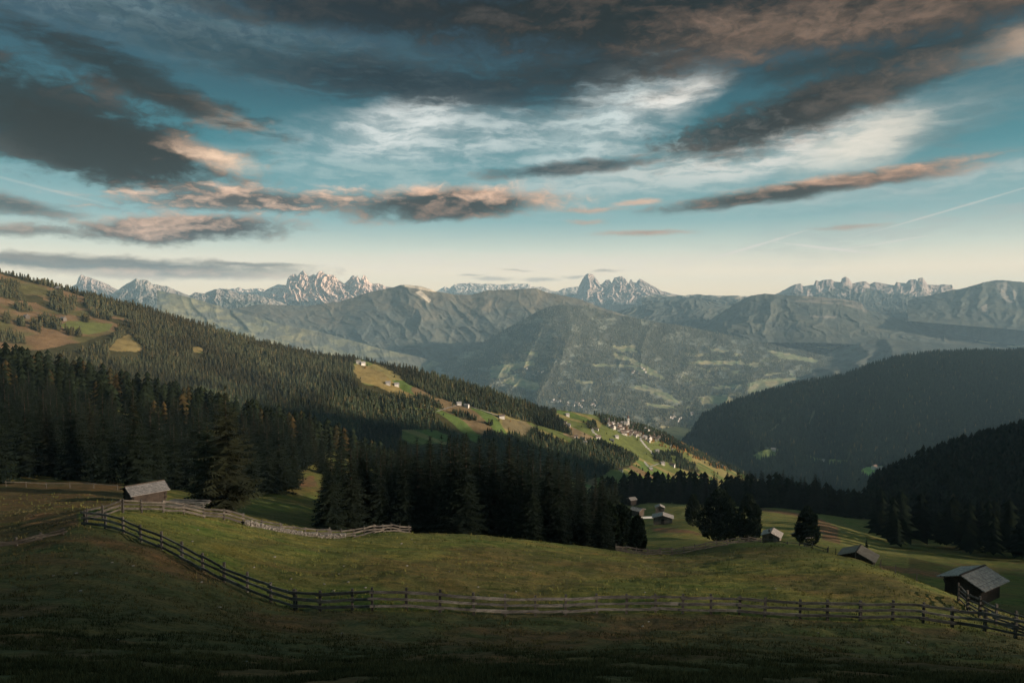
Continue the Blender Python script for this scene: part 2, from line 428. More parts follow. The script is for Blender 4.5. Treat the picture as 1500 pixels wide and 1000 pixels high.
# --- left forested slope and the village spur
crestL = [(-900, 130, 1250), (-400, 250, 1280), (0, 396, 1300), (60, 412, 1310), (115, 425, 1330), (220, 453, 1350), (300, 479, 1360), (380, 501, 1370), (470, 519, 1390), (520, 524, 1400),
          (600, 541, 1420), (680, 560, 1440), (740, 578, 1460), (790, 596, 1500), (812, 599, 1530), (860, 606, 1600), (900, 614, 1660), (940, 625, 1720), (975, 638, 1760), (1000, 650, 1800), (1050, 676, 1880), (1090, 693, 1950), (1180, 740, 2000)]
footL = [(-900, 620, 560), (-400, 640, 620), (0, 660, 680), (300, 670, 740), (500, 705, 820), (700, 735, 930), (850, 742, 1050), (1000, 742, 1250), (1100, 745, 1450), (1180, 770, 1500)]
midL = [(-900, 380, 900), (-400, 460, 900), (0, 520, 930), (300, 580, 1020), (500, 622, 1110), (700, 655, 1180), (850, 675, 1260), (950, 688, 1400), (1100, 720, 1650), (1180, 755, 1700)]
forest_in_fields = [
 [(56, 466), (72, 462), (90, 474), (88, 485), (62, 478)], [(6, 464), (14, 462), (15, 474), (5, 474)], [(24, 470), (36, 469), (38, 479), (26, 479)], [(44, 474), (60, 476), (60, 487), (46, 484)], [(120, 465), (131, 466), (129, 473), (121, 472)],
 [(72, 432), (92, 430), (94, 450), (78, 452)], [(92, 441), (113, 440), (112, 449), (92, 449)], [(88, 452), (101, 452), (99, 462), (90, 460)], [(20, 448), (40, 447), (48, 456), (26, 456)], [(130, 455), (165, 462), (160, 470), (135, 464)],
 [(-60, 405), (0, 412), (30, 420), (26, 428), (-60, 420)], [(0, 486), (30, 490), (40, 502), (0, 502)], [(96, 484), (120, 486), (118, 494), (98, 492)],
 [(530, 516), (560, 536), (585, 549), (605, 562), (640, 580), (665, 590), (690, 593), (722, 601), (745, 607), (800, 625), (838, 637), (828, 622), (812, 606), (780, 590), (700, 555), (600, 530)],
 [(560, 576), (590, 580), (615, 592), (640, 600), (636, 603), (605, 597), (575, 585)], [(606, 582), (625, 580), (640, 588), (652, 600), (630, 596)],
 [(660, 604), (672, 603), (700, 613), (698, 617), (676, 614)], [(712, 617), (723, 622), (720, 624), (710, 620)],
 [(700, 643), (720, 632), (760, 642), (800, 640), (835, 652), (850, 646), (885, 648), (905, 656), (925, 664), (936, 673), (924, 683), (895, 688), (880, 700), (700, 700)],
 [(771, 633), (785, 629), (800, 640), (780, 645)], [(955, 665), (980, 664), (985, 678), (960, 675)], [(990, 670), (1020, 684), (1025, 692), (992, 686)], [(980, 662), (1000, 668), (998, 672), (982, 666)],
 [(1020, 662), (1035, 660), (1060, 668), (1040, 675), (1022, 672)], [(1040, 678), (1085, 684), (1085, 690), (1045, 684)],
 [(858, 620), (872, 618), (875, 630), (862, 628)], [(880, 612), (890, 612), (890, 622), (882, 620)]]
fieldsL = [
 [(-900, 140), (-400, 262), (0, 400), (45, 414), (100, 428), (128, 436), (120, 442), (60, 436), (0, 418), (-900, 170)],
 [(-60, 434), (0, 436), (50, 444), (80, 456), (118, 456), (172, 474), (164, 488), (126, 500), (60, 512), (-60, 516)],
 [(60, 425), (105, 440), (112, 452), (90, 447), (65, 440)], [(108, 450), (150, 455), (196, 470), (190, 472), (140, 462), (112, 457)],
 [(158, 514), (170, 498), (188, 488), (210, 508), (200, 516)], [(279, 508), (292, 507), (305, 516), (285, 516)], [(490, 544), (500, 547), (497, 549)],
 [(518, 530), (527, 526), (560, 537), (585, 551), (600, 563), (640, 583), (680, 594), (745, 610), (800, 626), (838, 638), (812, 600), (860, 604), (1150, 720), (1150, 760), (900, 760), (700, 648), (688, 642), (676, 632), (655, 613), (640, 606), (600, 597), (575, 577), (555, 566), (530, 560), (518, 545)],
 [(588, 630), (640, 629), (655, 636), (655, 650), (605, 650), (588, 640)]]
def isforL(px, py): return ~inany(px, py, fieldsL) | inany(px, py, forest_in_fields)
def okL(px, py): return isforL(px, py) & ((isforL(px, py-6) & isforL(px, py-12)) | inany(px, py, forest_in_fields))
def dispL(A, px):
    x, y = A[..., 0], A[..., 1]
    A[..., 2] += (fbm(x/260, y/260, 4, 41)-.5)*34*sstep(0, 60, np.arange(len(A))[:, None])*(1-.8*sstep(len(A)*.8, len(A), np.arange(len(A))[:, None]))
    A[..., 2] += (fbm(x/40, y/40, 3, 45)-.5)*5
    return A
def colL(px, py, A, s):
    x, y = A[..., 0], A[..., 1]
    q = fbm(x/60, y/60, 4, 51)[..., None]
    floor = np.array((.05, .045, .022))+0*q
    green = np.array((.115, .13, .045)); yel = np.array((.20, .165, .07)); bro = np.array((.15, .105, .06))
    # strip pattern of hay meadows
    cell = vn(x/95+vn(x/300, y/300, 3)*3, y/70, 61)[..., None]
    f = green*(cell < .48)+yel*((cell >= .48) & (cell < .7))+np.array((.09, .125, .038))*((cell >= .7) & (cell < .88))+bro*(cell >= .88)
    up = (px < 260)[..., None]
    f = np.where(up, np.array((.10, .09, .04))*(1-sstep(.4, .6, q))+np.array((.15, .095, .055))*sstep(.4, .6, q), f)
    f = np.where(inpoly(px, py, [(88, 476), (100, 470), (166, 474), (160, 484), (130, 490), (100, 486)])[..., None], np.array((.115, .125, .045)), f)
    f = np.where(inany(px, py, [[(518, 545), (524, 532), (560, 545), (590, 572), (575, 577), (555, 566), (530, 560)], [(575, 577), (590, 572), (640, 590), (650, 598), (600, 597)], fieldsL[4], fieldsL[5], fieldsL[6]])[..., None], np.array((.20, .15, .065)), f)
    f = np.where(inpoly(px, py, [(822, 618), (870, 640), (858, 650), (825, 636)])[..., None], np.array((.21, .15, .09)), f)
    f = np.where(inpoly(px, py, [(735, 612), (770, 617), (800, 640), (770, 642), (735, 625)])[..., None], np.array((.15, .12, .07)), f)
    pq = px+(vn(x/14, y/14, 5)-.5)*6; pr = py+(vn(x/17, y/17, 6)-.5)*4
    m = (inany(pq, pr, fieldsL) & ~inany(pq, pr, forest_in_fields))[..., None]
    return np.where(m, f*(.85+.3*q), floor)
SL = loft('hillside', [footL, midL, crestL], -900, 1180, 1300, [110, 150], dispL, colL, M_mid, 'long forested slope with hay meadows descending from the left', backdrop=.45)

# --- dark wooded hill on the right
crestR = [(950, 690, 2500), (985, 662, 2550), (1005, 642, 2600), (1015, 629, 2650), (1030, 608, 2700), (1060, 594, 2750), (1100, 580, 2800), (1178, 560, 2900), (1240, 549, 2950), (1282, 533, 3000), (1310, 525, 3050), (1352, 518, 3100), (1408, 515, 3150), (1500, 514, 3200), (1700, 495, 3300), (2100, 440, 3400)]
footR = [(950, 730, 2100), (1000, 735, 2050), (1100, 745, 1950), (1300, 780, 1600), (1500, 820, 1300), (1700, 850, 1200), (2100, 850, 1100)]
midR = [(950, 705, 2250), (1000, 690, 2250), (1100, 660, 2300), (1300, 660, 2250), (1500, 670, 2150), (1700, 660, 2100), (2100, 620, 2100)]
fieldsR = [[(1100, 668), (1115, 660), (1135, 656), (1148, 660), (1125, 672), (1110, 674)], [(1177, 665), (1208, 674), (1210, 681), (1195, 676), (1178, 669)], [(1215, 672), (1250, 675), (1235, 682), (1213, 680)], [(1258, 690), (1268, 684), (1294, 682), (1297, 688), (1284, 693), (1273, 701), (1266, 699)],
           [(1183, 624), (1190, 602), (1196, 600), (1188, 622)], [(1124, 633), (1140, 620), (1144, 624), (1128, 636)]]
def dispR(A, px):
    x, y = A[..., 0], A[..., 1]; n = len(A); s = np.arange(n)[:, None]/(n-1)
    rg = ridged((px[None, :]+s*70)/120, s*1.6+0*px, 4, 71)
    k = 1+(.5-rg)*  .05*np.sin(pi*np.clip(s, 0, 1)*.92)
    return A*k[..., None]
def colR(px, py, A, s):
    f = np.zeros(A.shape)+np.array((.022, .028, .018))
    f = np.where(inany(px, py, fieldsR[:4])[..., None], np.array((.13, .16, .06)), f)
    f = np.where(inany(px, py, [fieldsR[3]])[..., None], np.array((.20, .32, .10)), f)
    return np.where(inany(px, py, fieldsR[4:])[..., None], np.array((.10, .10, .06)), f)
SR = loft('wooded_hill', [footR, midR, crestR], 950, 2100, 800, [60, 130], dispR, colR, M_mid, 'dark wooded hill rising on the right of the valley', backdrop=.5)

# --- near black wooded hill at the right edge, climbing out of the frame
crestB = [(1270, 725, 620), (1300, 708, 640), (1350, 682, 680), (1400, 664, 720), (1450, 650, 760), (1500, 636, 800), (1650, 592, 850), (1900, 550, 900), (2200, 560, 900), (2600, 600, 900)]
footB = [(1270, 790, 420), (1400, 815, 330), (1500, 840, 270), (1650, 880, 240), (1900, 930, 220), (2600, 1000, 200)]
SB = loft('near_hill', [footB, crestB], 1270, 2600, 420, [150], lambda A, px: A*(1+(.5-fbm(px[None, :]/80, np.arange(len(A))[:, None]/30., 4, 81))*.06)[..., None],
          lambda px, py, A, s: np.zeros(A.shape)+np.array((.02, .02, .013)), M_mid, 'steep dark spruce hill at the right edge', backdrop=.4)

# --- distant ranges
def mountain(name, label, crest, Dc, foot, span, relief, fx, fy, seed, colfn, nu=500, ns=80, rough=.6, mat=None, slant=0., backdrop=.8, px0=None, px1=None, conc=1.0):
    px0 = px0 if px0 is not None else crest[0][0]; px1 = px1 if px1 is not None else crest[-1][0]
    px = np.linspace(px0, px1, nu); c = interp(px, crest, 1)+(fbm(px/5, px*0, 4, seed)-.5)*rough*2
    f = interp(px, foot, 1) if hasattr(foot, '__len__') else np.full(nu, float(foot))
    f = np.maximum(f, c+2)
    s = np.linspace(0, 1, ns)[:, None]
    ker = np.exp(-.5*(np.arange(-60, 61)*(px[1]-px[0])/16)**2); ker /= ker.sum(); cs = np.convolve(np.pad(c, 60, 'edge'), ker, 'valid')
    sh = s**(5 if mat else 9); py = f+(np.minimum(cs, f-1)-f)*s*(1-sh)+(c-f)*s*sh   # crest detail fades into a smooth flank
    w = px[None, :]+slant*(1-s)+(fbm(px[None, :]/40, s*3, 3, seed+5)-.5)*(18 if mat else 46)
    w2 = px[None, :]-slant*.6*(1-s)+(fbm(px[None, :]/22, s*6, 3, seed+9)-.5)*26
    rg = (.62 if mat else .82)*ridged(w/fx, s*fy*1.25+seed, 5 if mat else 4, seed, .6 if mat else .45)+(.38 if mat else .18)*ridged(w2/(fx*.42), s*fy*4+seed, 4, seed+3, .6)
    D = Dc-span*(1-s)**conc+relief*(.5-rg)*(.35+.65*np.sin(pi*np.clip(s*.9+.05, 0, 1)))
    D = np.where(D > 6200, 6200+(D-6200)*.36, D); Dc = 6200+(Dc-6200)*.36 if Dc > 6200 else Dc
    A = P(np.broadcast_to(px, py.shape), py, D)
    B = [A]; last = A[-1]
    for k in range(1, 7):
        q = last.copy(); d = k*Dc*.03; q[:, 0] *= 1+d/last[:, 1]; q[:, 1] += d; q[:, 2] -= d*backdrop*min(1, k/2); B.append(q[None])
    A = np.concatenate(B, 0); S = Surf(); S.A = A; S.nf = ns; S.px = px; S.PX, S.PY = pix(A); S.c = c; S.f = f
    ss = np.clip(np.linspace(0, len(A)/ns, len(A)), 0, 1)[:, None]+0*S.PX
    me = np_mesh(name, A, grid_faces(*A.shape[:2]), mat or M_far, colfn(S.PX, S.PY, A, ss), True)
    o = link(name, me); tag(o, label, 'mountain', kind='structure'); SURF[name] = S; return S
FOR = np.array((.074, .077, .064)); ROCK = np.array((.50, .43, .36)); GRASS = np.array((.16, .15, .08))
def c_rock(lo, hi, seed, rock=ROCK, low=FOR):
    def f(px, py, A, s):
        n = fbm(px/14, py/6, 4, seed)
        k = sstep(lo, hi, s+(n-.5)*.5)[..., None]
        return low*(1-k)+rock*k
    return f
mountain('distant_mountain', 'faint far plateau ridge on the horizon', [(640, 426), (652, 419), (658, 423), (666, 416), (676, 415), (686, 414), (708, 416), (717, 415), (734, 417), (748, 415), (776, 416), (780, 420), (795, 420), (809, 426), (816, 427), (826, 422), (847, 419), (870, 430)], 28000, 436, 3000, 900, 9, 1.2, 3, c_rock(.35, .6, 4, ROCK*1.0), rough=.8, mat=M_rock)
mountain('distant_mountain', 'snow-dusted far ridge left of the rock spires', [(300, 432), (322, 422), (335, 424), (350, 421), (362, 424), (375, 422), (392, 424), (410, 430)], 21000, 442, 3000, 1500, 8, 1.2, 13, c_rock(.2, .4, 4, np.array((.6, .5, .42))), rough=1.0, mat=M_rock, nu=240, ns=50)
mountain('rock_spires', 'jagged pale rock spires on the left horizon', [(345, 441), (378, 437), (386, 427), (398, 420), (407, 416), (419, 417), (421, 408), (426, 403), (433, 401), (435, 405), (440, 399), (444, 396), (449, 402), (454, 405), (459, 401), (462, 403), (466, 398), (470, 396), (476, 401), (480, 403), (484, 402), (489, 403), (496, 410), (500, 413), (504, 415), (510, 410), (514, 406), (518, 403), (521, 406), (524, 403), (528, 410), (532, 402), (536, 404), (540, 413), (546, 415), (556, 415), (566, 420), (585, 421), (600, 428)], 19000,
         [(345, 455), (420, 450), (500, 455), (600, 440)], 3600, 1500, 13, .9, 23, c_rock(.08, .22, 24, np.array((.60, .45, .36))), nu=700, ns=120, rough=1.1, mat=M_rock, slant=-10)
mountain('rock_towers', 'massive rock towers standing on the centre horizon', [(838, 437), (844, 434), (848, 419), (853, 409), (857, 403), (860, 401), (868, 401), (871, 405), (875, 410), (879, 417), (883, 415), (888, 410), (893, 410), (896, 415), (900, 407), (909, 404), (916, 408), (921, 416), (923, 410), (925, 409), (927, 413), (932, 414), (937, 408), (944, 412), (957, 419), (969, 426), (980, 429), (1000, 433), (1020, 436)], 24000,
         [(838, 446), (1020, 446)], 3200, 1500, 15, .8, 33, c_rock(.08, .3, 34, np.array((.38, .30, .25))), nu=600, ns=110, rough=.7, mat=M_rock)
mountain('distant_mountain', 'low blue ridge right of the rock towers', [(940, 434), (960, 431), (980, 432), (1000, 433), (1020, 431), (1050, 433), (1080, 433), (1110, 434), (1160, 436)], 16000, 450, 2500, 1200, 16, 1, 43, c_rock(.8, 1.1, 44), rough=.8)
mountain('distant_mountain', 'rocky plateau with knobbly summits on the right horizon', [(1100, 445), (1141, 429), (1156, 420), (1164, 417), (1173, 415), (1177, 419), (1192, 417), (1195, 410), (1201, 412), (1206, 410), (1218, 409), (1223, 413), (1232, 413), (1233, 408), (1239, 405), (1244, 408), (1248, 415), (1257, 413), (1268, 412), (1274, 416), (1282, 413), (1310, 418), (1313, 413), (1327, 415), (1331, 410), (1341, 409), (1344, 412), (1345, 407), (1352, 407), (1356, 412), (1359, 417), (1369, 417), (1380, 417), (1395, 417), (1397, 423), (1450, 428), (1620, 430)], 17000,
         470, 5000, 900, 30, 1.4, 53, c_rock(.66, .82, 54, np.array((.33, .27, .23))), nu=700, ns=90, rough=.7, mat=M_rock)
mountain('distant_mountain', 'small dark-topped peak above the left forest ridge', [(96, 424), (112, 416), (115, 406), (119, 402), (126, 405), (140, 409), (157, 416), (168, 422), (185, 430)], 16000, 440, 2500, 1200, 10, 1, 63, c_rock(.3, .6, 64, np.array((.38, .30, .25))), nu=200, ns=50, mat=M_rock)
mountain('distant_mountain', 'grey ridged peak rising behind the left forest ridge', [(150, 440), (179, 420), (190, 413), (199, 408), (204, 410), (213, 409), (224, 416), (244, 419), (263, 427), (277, 433), (286, 428), (297, 430), (314, 424), (333, 423), (350, 430), (378, 432), (420, 445)], 13000,
         [(150, 470), (420, 465)], 3500, 1000, 16, 1.1, 73, c_rock(.5, .8, 74, np.array((.28, .24, .2)), FOR*1.6), nu=450, ns=90, rough=.9, mat=M_rock)
mountain('distant_mountain', 'flat-topped massif at the right edge of the horizon', [(1330, 440), (1397, 424), (1408, 423), (1422, 419), (1436, 415), (1453, 411), (1464, 410), (1478, 411), (1500, 413), (1560, 416), (1700, 418), (1900, 424), (2150, 430), (2500, 442)], 11500, [(1330, 470), (1700, 500), (2500, 520)], 3500, 700, 34, 1.1, 83,
         lambda px, py, A, s: FOR*1.0+(ROCK*.45-FOR)*(inany(px, py, [[(1458, 414), (1475, 413), (1490, 430), (1485, 445), (1470, 440)], [(1436, 450), (1446, 445), (1448, 462), (1440, 460)]]))[..., None], nu=700, rough=.7)
mountain('distant_mountain', 'hazy wooded ridge below the rock towers', [(870, 470), (900, 458), (920, 451), (950, 445), (985, 438), (1010, 437), (1040, 441), (1070, 447), (1110, 460)], 12500, 482, 2600, 700, 24, 1.2, 93, c_rock(1.1, 1.4, 94), nu=400)
mountain('distant_mountain', 'cliff-edged wooded plateau in the right middle distance', [(1020, 482), (1050, 462), (1080, 443), (1100, 433), (1120, 430), (1150, 432), (1200, 435), (1240, 439), (1262, 443), (1266, 452), (1300, 462), (1350, 478), (1400, 490), (1450, 500)], 9500,
         [(1020, 500), (1200, 502), (1450, 512)], 2600, 500, 44, 1.3, 103, lambda px, py, A, s: np.where(((s > .86) & (px > 1160) & (px < 1270) & (fbm(px/9, py/3, 3, 9) > .45) | inpoly(px, py, [(1186, 462), (1226, 463), (1224, 466), (1188, 465)]))[..., None], ROCK*.32, FOR*1.0), nu=500, rough=.6)
mountain('distant_mountain', 'grey crest linking the meadows below the rock spires', [(325, 455), (380, 446), (450, 448), (500, 441), (540, 428), (560, 424), (575, 421), (587, 417), (600, 417), (620, 420), (640, 427), (665, 431), (690, 432), (715, 425), (750, 424), (785, 422), (800, 428), (850, 438), (880, 450), (930, 466), (1000, 482)], 9500,
         [(325, 520), (500, 545), (700, 545), (1000, 520)], 2600, 520, 60, 1.5, 113,
         lambda px, py, A, s: (FOR*1.15*(1-sstep(.5, .95, s+(fbm(px/30, py/14, 4, 7)-.5)*.7)[..., None])+np.array((.115, .098, .07))*sstep(.5, .95, s+(fbm(px/30, py/14, 4, 7)-.5)*.7)[..., None])*1.0
         + (ROCK*.6)*((inany(px, py, [[(588, 416), (600, 415), (640, 426), (638, 428), (600, 421), (588, 420)], [(608, 428), (616, 425), (632, 440), (628, 443)]]))[..., None]), nu=800, ns=150, rough=.5, slant=-110)
mountain('distant_mountain', 'pale lower slope beside the left forest ridge', [(230, 425), (280, 436), (340, 454), (400, 472), (480, 489), (560, 511), (620, 524), (700, 548), (760, 590)], 6500,
         [(230, 520), (500, 600), (760, 640)], 1500, 220, 34, 1.6, 123,
         lambda px, py, A, s: np.where((fbm(px/16, py/5, 4, 77) > .5)[..., None], np.array((.16, .155, .10)), FOR*1.3), nu=500, rough=.5)
M1F = [[(718, 536), (781, 528), (784, 534), (750, 542), (739, 553), (718, 553)], [(764, 515), (788, 515), (789, 524)], [(750, 548), (790, 562), (787, 573), (734, 560)], [(893, 507), (930, 506), (932, 515), (913, 515)],
       [(899, 515), (925, 524), (960, 542), (975, 556), (950, 548), (935, 546), (924, 528), (900, 525)], [(868, 533), (935, 535), (935, 538), (868, 536)], [(916, 567), (946, 563), (977, 575), (1002, 592), (980, 588), (952, 574)], [(1014, 529), (1086, 528), (1092, 534), (1030, 533)],
       [(1041, 511), (1070, 512), (1066, 516), (1045, 515)], [(1022, 581), (1064, 578), (1080, 590), (1030, 592)], [(1095, 562), (1117, 556), (1164, 552), (1178, 556), (1136, 567), (1095, 577)], [(945, 590), (985, 594), (990, 598), (950, 595)], [(1124, 512), (1160, 518), (1200, 527), (1195, 531), (1140, 522)],
       [(842, 556), (872, 558), (870, 562), (844, 561)], [(1040, 566), (1080, 564), (1090, 568), (1050, 569)]]
S1 = mountain('broad_mountain', 'broad wooded mountain with hillside fields across the valley', [(540, 575), (600, 552), (640, 535), (700, 505), (740, 482), (780, 460), (800, 450), (820, 446), (860, 448), (900, 460), (960, 471), (1000, 477), (1060, 489), (1120, 502), (1180, 515), (1230, 526), (1290, 545), (1340, 570)], 6400,
         [(540, 620), (700, 640), (900, 660), (1000, 668), (1100, 640), (1340, 610)], 2300, 170, 92, 1.6, 131,
         lambda px, py, A, s: np.where(inany(px+(vn(px/3, py/3, 5)-.5)*5, py+(vn(px/4, py/2, 6)-.5)*3, M1F)[..., None] | ((px > 1000) & (py > 517) & (py < 600) & (fbm(px/24, py/4, 3, 66) > .60))[..., None] | ((px > 820) & (s < .22) & (fbm(px/20, py/4, 3, 67) > .60))[..., None], np.where((vn(px/9, py/4, 8) > .5)[..., None], np.array((.27, .24, .145)), np.array((.19, .20, .115))),
                                       np.where((fbm(px/20, py/10, 4, 17) > .6)[..., None] & (s > .1)[..., None], FOR*2.3, FOR*1.1)), nu=1100, ns=300, rough=.35, slant=130, backdrop=.6)
S4 = mountain('low_hill', 'wooded foothills with strips of field right of the broad mountain', [(1030, 492), (1060, 478), (1095, 472), (1120, 475), (1150, 486), (1190, 494), (1230, 504), (1280, 520), (1330, 540)], 7800, [(1030, 520), (1330, 560)], 1500, 350, 26, 1.4, 141,
         lambda px, py, A, s: np.where(inany(px, py, [[(1155, 488), (1190, 492), (1225, 494), (1262, 497), (1255, 503), (1215, 500), (1185, 498)], [(1195, 508), (1230, 506), (1220, 512)]])[..., None], np.array((.42, .42, .22)), FOR), nu=350)
mountain('low_hill', 'pale valley fields below the right massif', [(1300, 496), (1380, 494), (1430, 498), (1480, 504), (1600, 508), (2400, 520)], 9000, 520, 1500, 300, 26, 1.4, 151,
         lambda px, py, A, s: np.where((fbm(px/18, py/3, 3, 15) > .48)[..., None], np.array((.40, .38, .22)), FOR), nu=300, ns=40, rough=.3)
mountain('low_hill', 'low dark wooded hill in the right valley', [(1160, 540), (1200, 522), (1240, 508), (1262, 501), (1290, 496), (1340, 499), (1400, 505), (1450, 509), (1500, 512), (1600, 520), (2300, 540)], 6600, [(1160, 560), (1600, 545)], 1300, 500, 40, 1.2, 161, lambda px, py, A, s: FOR*.9+0*A, nu=300)

# a wide valley floor under everything, reaching the horizon
bx = np.linspace(-12900, 12900, 140); by = np.linspace(-3200, 16500, 120); BX, BY = np.meshgrid(bx, by)
BZ = -820-200*sstep(8000, 17000, np.hypot(BX, BY))+(fbm(BX/3000, BY/3000, 3, 2)-.5)*120
# ground between the camera and the valley must stay low
vm_ = np_mesh('valley_floor', np.stack([BX, BY, BZ], -1), grid_faces(120, 140), M_far, np.zeros(BX.shape+(3,))+np.array((.10, .11, .06)), True)
tag(link('valley_floor', vm_), 'wide valley floor reaching to the horizon', 'ground', kind='structure')

# added ridge right of the frame, crest shaped to shade pasture and slopes
SUN_EL, SUN_AZ = 14.0, 106.0      # azimuth measured clockwise from the view direction
RX = 1500.0; tanel = math.tan(R(SUN_EL)); dyr = math.tan(R(SUN_AZ-90))
prof = [(-2500, 300), (-400, 470), (5, 425), (29, 405), (41, 350), (70, 337), (92, 335), (104, 350), (128, 350), (145, 335), (200, 312), (226, 268), (250, 226), (300, 216), (360, 255), (440, 370), (800, 355), (900, 345), (1000, 320), (1100, 255), (1200, 205), (1300, 60), (1450, -150), (1600, -300), (2300, -500)]
ys = np.concatenate([np.linspace(-2900, -900, 40), np.linspace(-890, 500, 520), np.linspace(510, 1480, 45)]); xs = np.linspace(0, 1, 60)
def ridge_mesh():
    V = np.zeros((len(ys), 60, 3))
    for i, y in enumerate(ys):
        yt = y+RX*dyr                                  # the pasture row whose shade this stretch decides
        zr = np.interp(yt, [p[0] for p in prof], [p[1] for p in prof])+(fbm(y/60., 1.3, 4, 6)-.5)*10
        for k in range(60):
            a = k/59*2-1; x = RX+a*900; d = abs(a)
            base = -500 if a < 0 else -300
            z = base+(zr-base)*(1-d**1.15)
            V[i, k] = (x+(0 if y < 500 else (y-500)*.25), y, z+(fbm(x/120, y/120, 4, 8)-.5)*40*d*4*(1-d))
    return V
RV = ridge_mesh()
me = np_mesh('shade_ridge', RV, grid_faces(*RV.shape[:2]), M_far, np.zeros(RV.shape)+FOR*.8, True)
tag(link('shade_ridge', me), 'added ridge out of frame to the right, shaped to shade the pasture', 'mountain', kind='structure')

# ------------------------------------------------------------------ conifer masses
def cone_template(tiers, sides, seed):
    r = np.random.default_rng(seed); V = []; Fc = []
    if tiers == 1:
        V.append((0, 0, 1)); a0 = r.random()*6
        for k in range(sides):
            a = a0+2*pi*k/sides; q = .19*r.uniform(.75, 1.25); V.append((q*cos(a), q*sin(a), r.uniform(0, .1)))
        for k in range(sides): Fc.append((0, 1+k, 1+(k+1) % sides))
    else:
        for t in range(tiers):
            top = 1-(t/tiers)*.78; bot = 1-((t+1.35)/tiers)*.78; rad = .05+.16*((t+1)/tiers)**.85
            b = len(V); V.append((0, 0, top)); a0 = r.random()*6
            for k in range(sides*2):
                a = a0+pi*k/sides; q = rad*(r.uniform(.95, 1.25) if k % 2 == 0 else r.uniform(.5, .7)); V.append((q*cos(a), q*sin(a), bot+r.uniform(-.02, .03)+(0 if k % 2 == 0 else .04)))
            for k in range(sides*2): Fc.append((b, b+1+k, b+1+(k+1) % (sides*2)))
    return np.array(V), np.array(Fc)
def mass(name, label, pos, hs, colr, tiers, sides, mat=None, wid=1.0, nt=5):
    Vs = []; Fs = []; Cs = []; base = 0
    which = rng.integers(0, nt, len(pos))
    for k in range(nt):
        tv, tf = cone_template(tiers, sides, 100+k); m = which == k; p = pos[m]; h = hs[m]; n = len(p)
        if n == 0: continue
        a = rng.random(n)*6.28; ca, sa = np.cos(a)[:, None], np.sin(a)[:, None]; w = wid*rng.uniform(.8, 1.25, n)[:, None]
        x = (tv[:, 0]*ca-tv[:, 1]*sa)*h[:, None]*w; y = (tv[:, 0]*sa+tv[:, 1]*ca)*h[:, None]*w; z = tv[:, 2]*h[:, None]
        V = np.stack([x+p[:, :1], y+p[:, 1:2], z+p[:, 2:]-.3], -1)
        Fs.append((tf[None]+(np.arange(n)*len(tv))[:, None, None]+base).reshape(-1, 3)); Vs.append(V.reshape(-1, 3)); base += n*len(tv)
        Cs.append(np.repeat(colr[m], len(tv), 0))
    me = np_mesh(name, np.concatenate(Vs), np.concatenate(Fs), mat or M_farleaf, np.concatenate(Cs))
    return tag(link(name, me), label, 'forest', kind='stuff')
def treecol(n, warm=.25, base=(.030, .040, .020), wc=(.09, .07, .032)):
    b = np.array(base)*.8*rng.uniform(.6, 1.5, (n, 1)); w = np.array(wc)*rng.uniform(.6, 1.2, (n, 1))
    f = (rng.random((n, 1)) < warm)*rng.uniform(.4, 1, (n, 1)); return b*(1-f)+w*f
q, px, py = scatter(SL, 60000, okL, -80, 1120)
keep = ~((py > 660) & (px < 480))
q = q[keep]; px = px[keep]; py = py[keep]
c = treecol(len(q), .15, (.036, .046, .026)); upl = sstep(640, 480, py+.0*px)[:, None]; pat = fbm(q[:, 0]/70, q[:, 1]/70, 4, 12)[:, None]; c = c*(.45+1.15*sstep(.3, .7, pat)); c = c*(1-.35*upl)+np.array((.10, .075, .035))*.35*upl*rng.uniform(.7, 1.3, (len(q), 1))
mass('spruce_forest', 'dense spruce forest covering the long left slope', q, rng.uniform(5, 13, len(q))*(.55+.8*fbm(q[:, 0]/90, q[:, 1]/90, 3, 3)), c, 3, 4, wid=.95)
# scattered hedges and small trees over the hay meadows
q, px, py = scatter(SL, 700, lambda a, b: inany(a, b, fieldsL) & ~inany(a, b, forest_in_fields) & (fbm(a/14, b/7, 2, 4) > .55) & ((a > 500) | (rng.random(len(a)) < .18)), -20, 1110)
mass('meadow_trees', 'loose bushes and small trees dotted over the hay meadows', q, rng.uniform(3, 7, len(q)), treecol(len(q), .35, wc=(.28, .15, .04)), 2, 4, wid=1.9)
q, px, py = scatter(SL, 1500, lambda a, b: inany(a, b, [[(608, 575), (628, 568), (640, 585), (625, 582), (612, 580)], [(880, 612), (905, 616), (985, 640), (1100, 690), (1060, 690), (960, 650), (890, 630)]]), 600, 1100)
q = q[:150]
mass('autumn_trees', 'orange and brown broadleaf trees beside the farm strips', q, rng.uniform(5, 10, len(q)), treecol(len(q), .8, wc=(.34, .16, .04)), 2, 4, wid=2.2)
q, px, py = scatter(SR, 42000, lambda a, b: ~inany(a, b, fieldsR), 960, 1560)
mass('far_forest', 'dark spruce forest covering the right hill', q, rng.uniform(14, 24, len(q)), treecol(len(q), .03, (.014, .022, .016)), 1, 5)
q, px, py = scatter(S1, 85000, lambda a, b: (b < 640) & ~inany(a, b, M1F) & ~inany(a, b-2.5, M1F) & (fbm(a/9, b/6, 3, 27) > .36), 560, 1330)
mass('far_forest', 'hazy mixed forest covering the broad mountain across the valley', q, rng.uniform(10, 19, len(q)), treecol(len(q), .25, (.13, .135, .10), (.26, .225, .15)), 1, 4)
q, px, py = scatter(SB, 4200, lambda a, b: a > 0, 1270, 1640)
mass('spruce_forest', 'nearly black spruce forest on the steep hill at the right edge', q, rng.uniform(14, 22, len(q)), treecol(len(q), .06, (.011, .015, .009), (.02, .018, .01)), 4, 5)

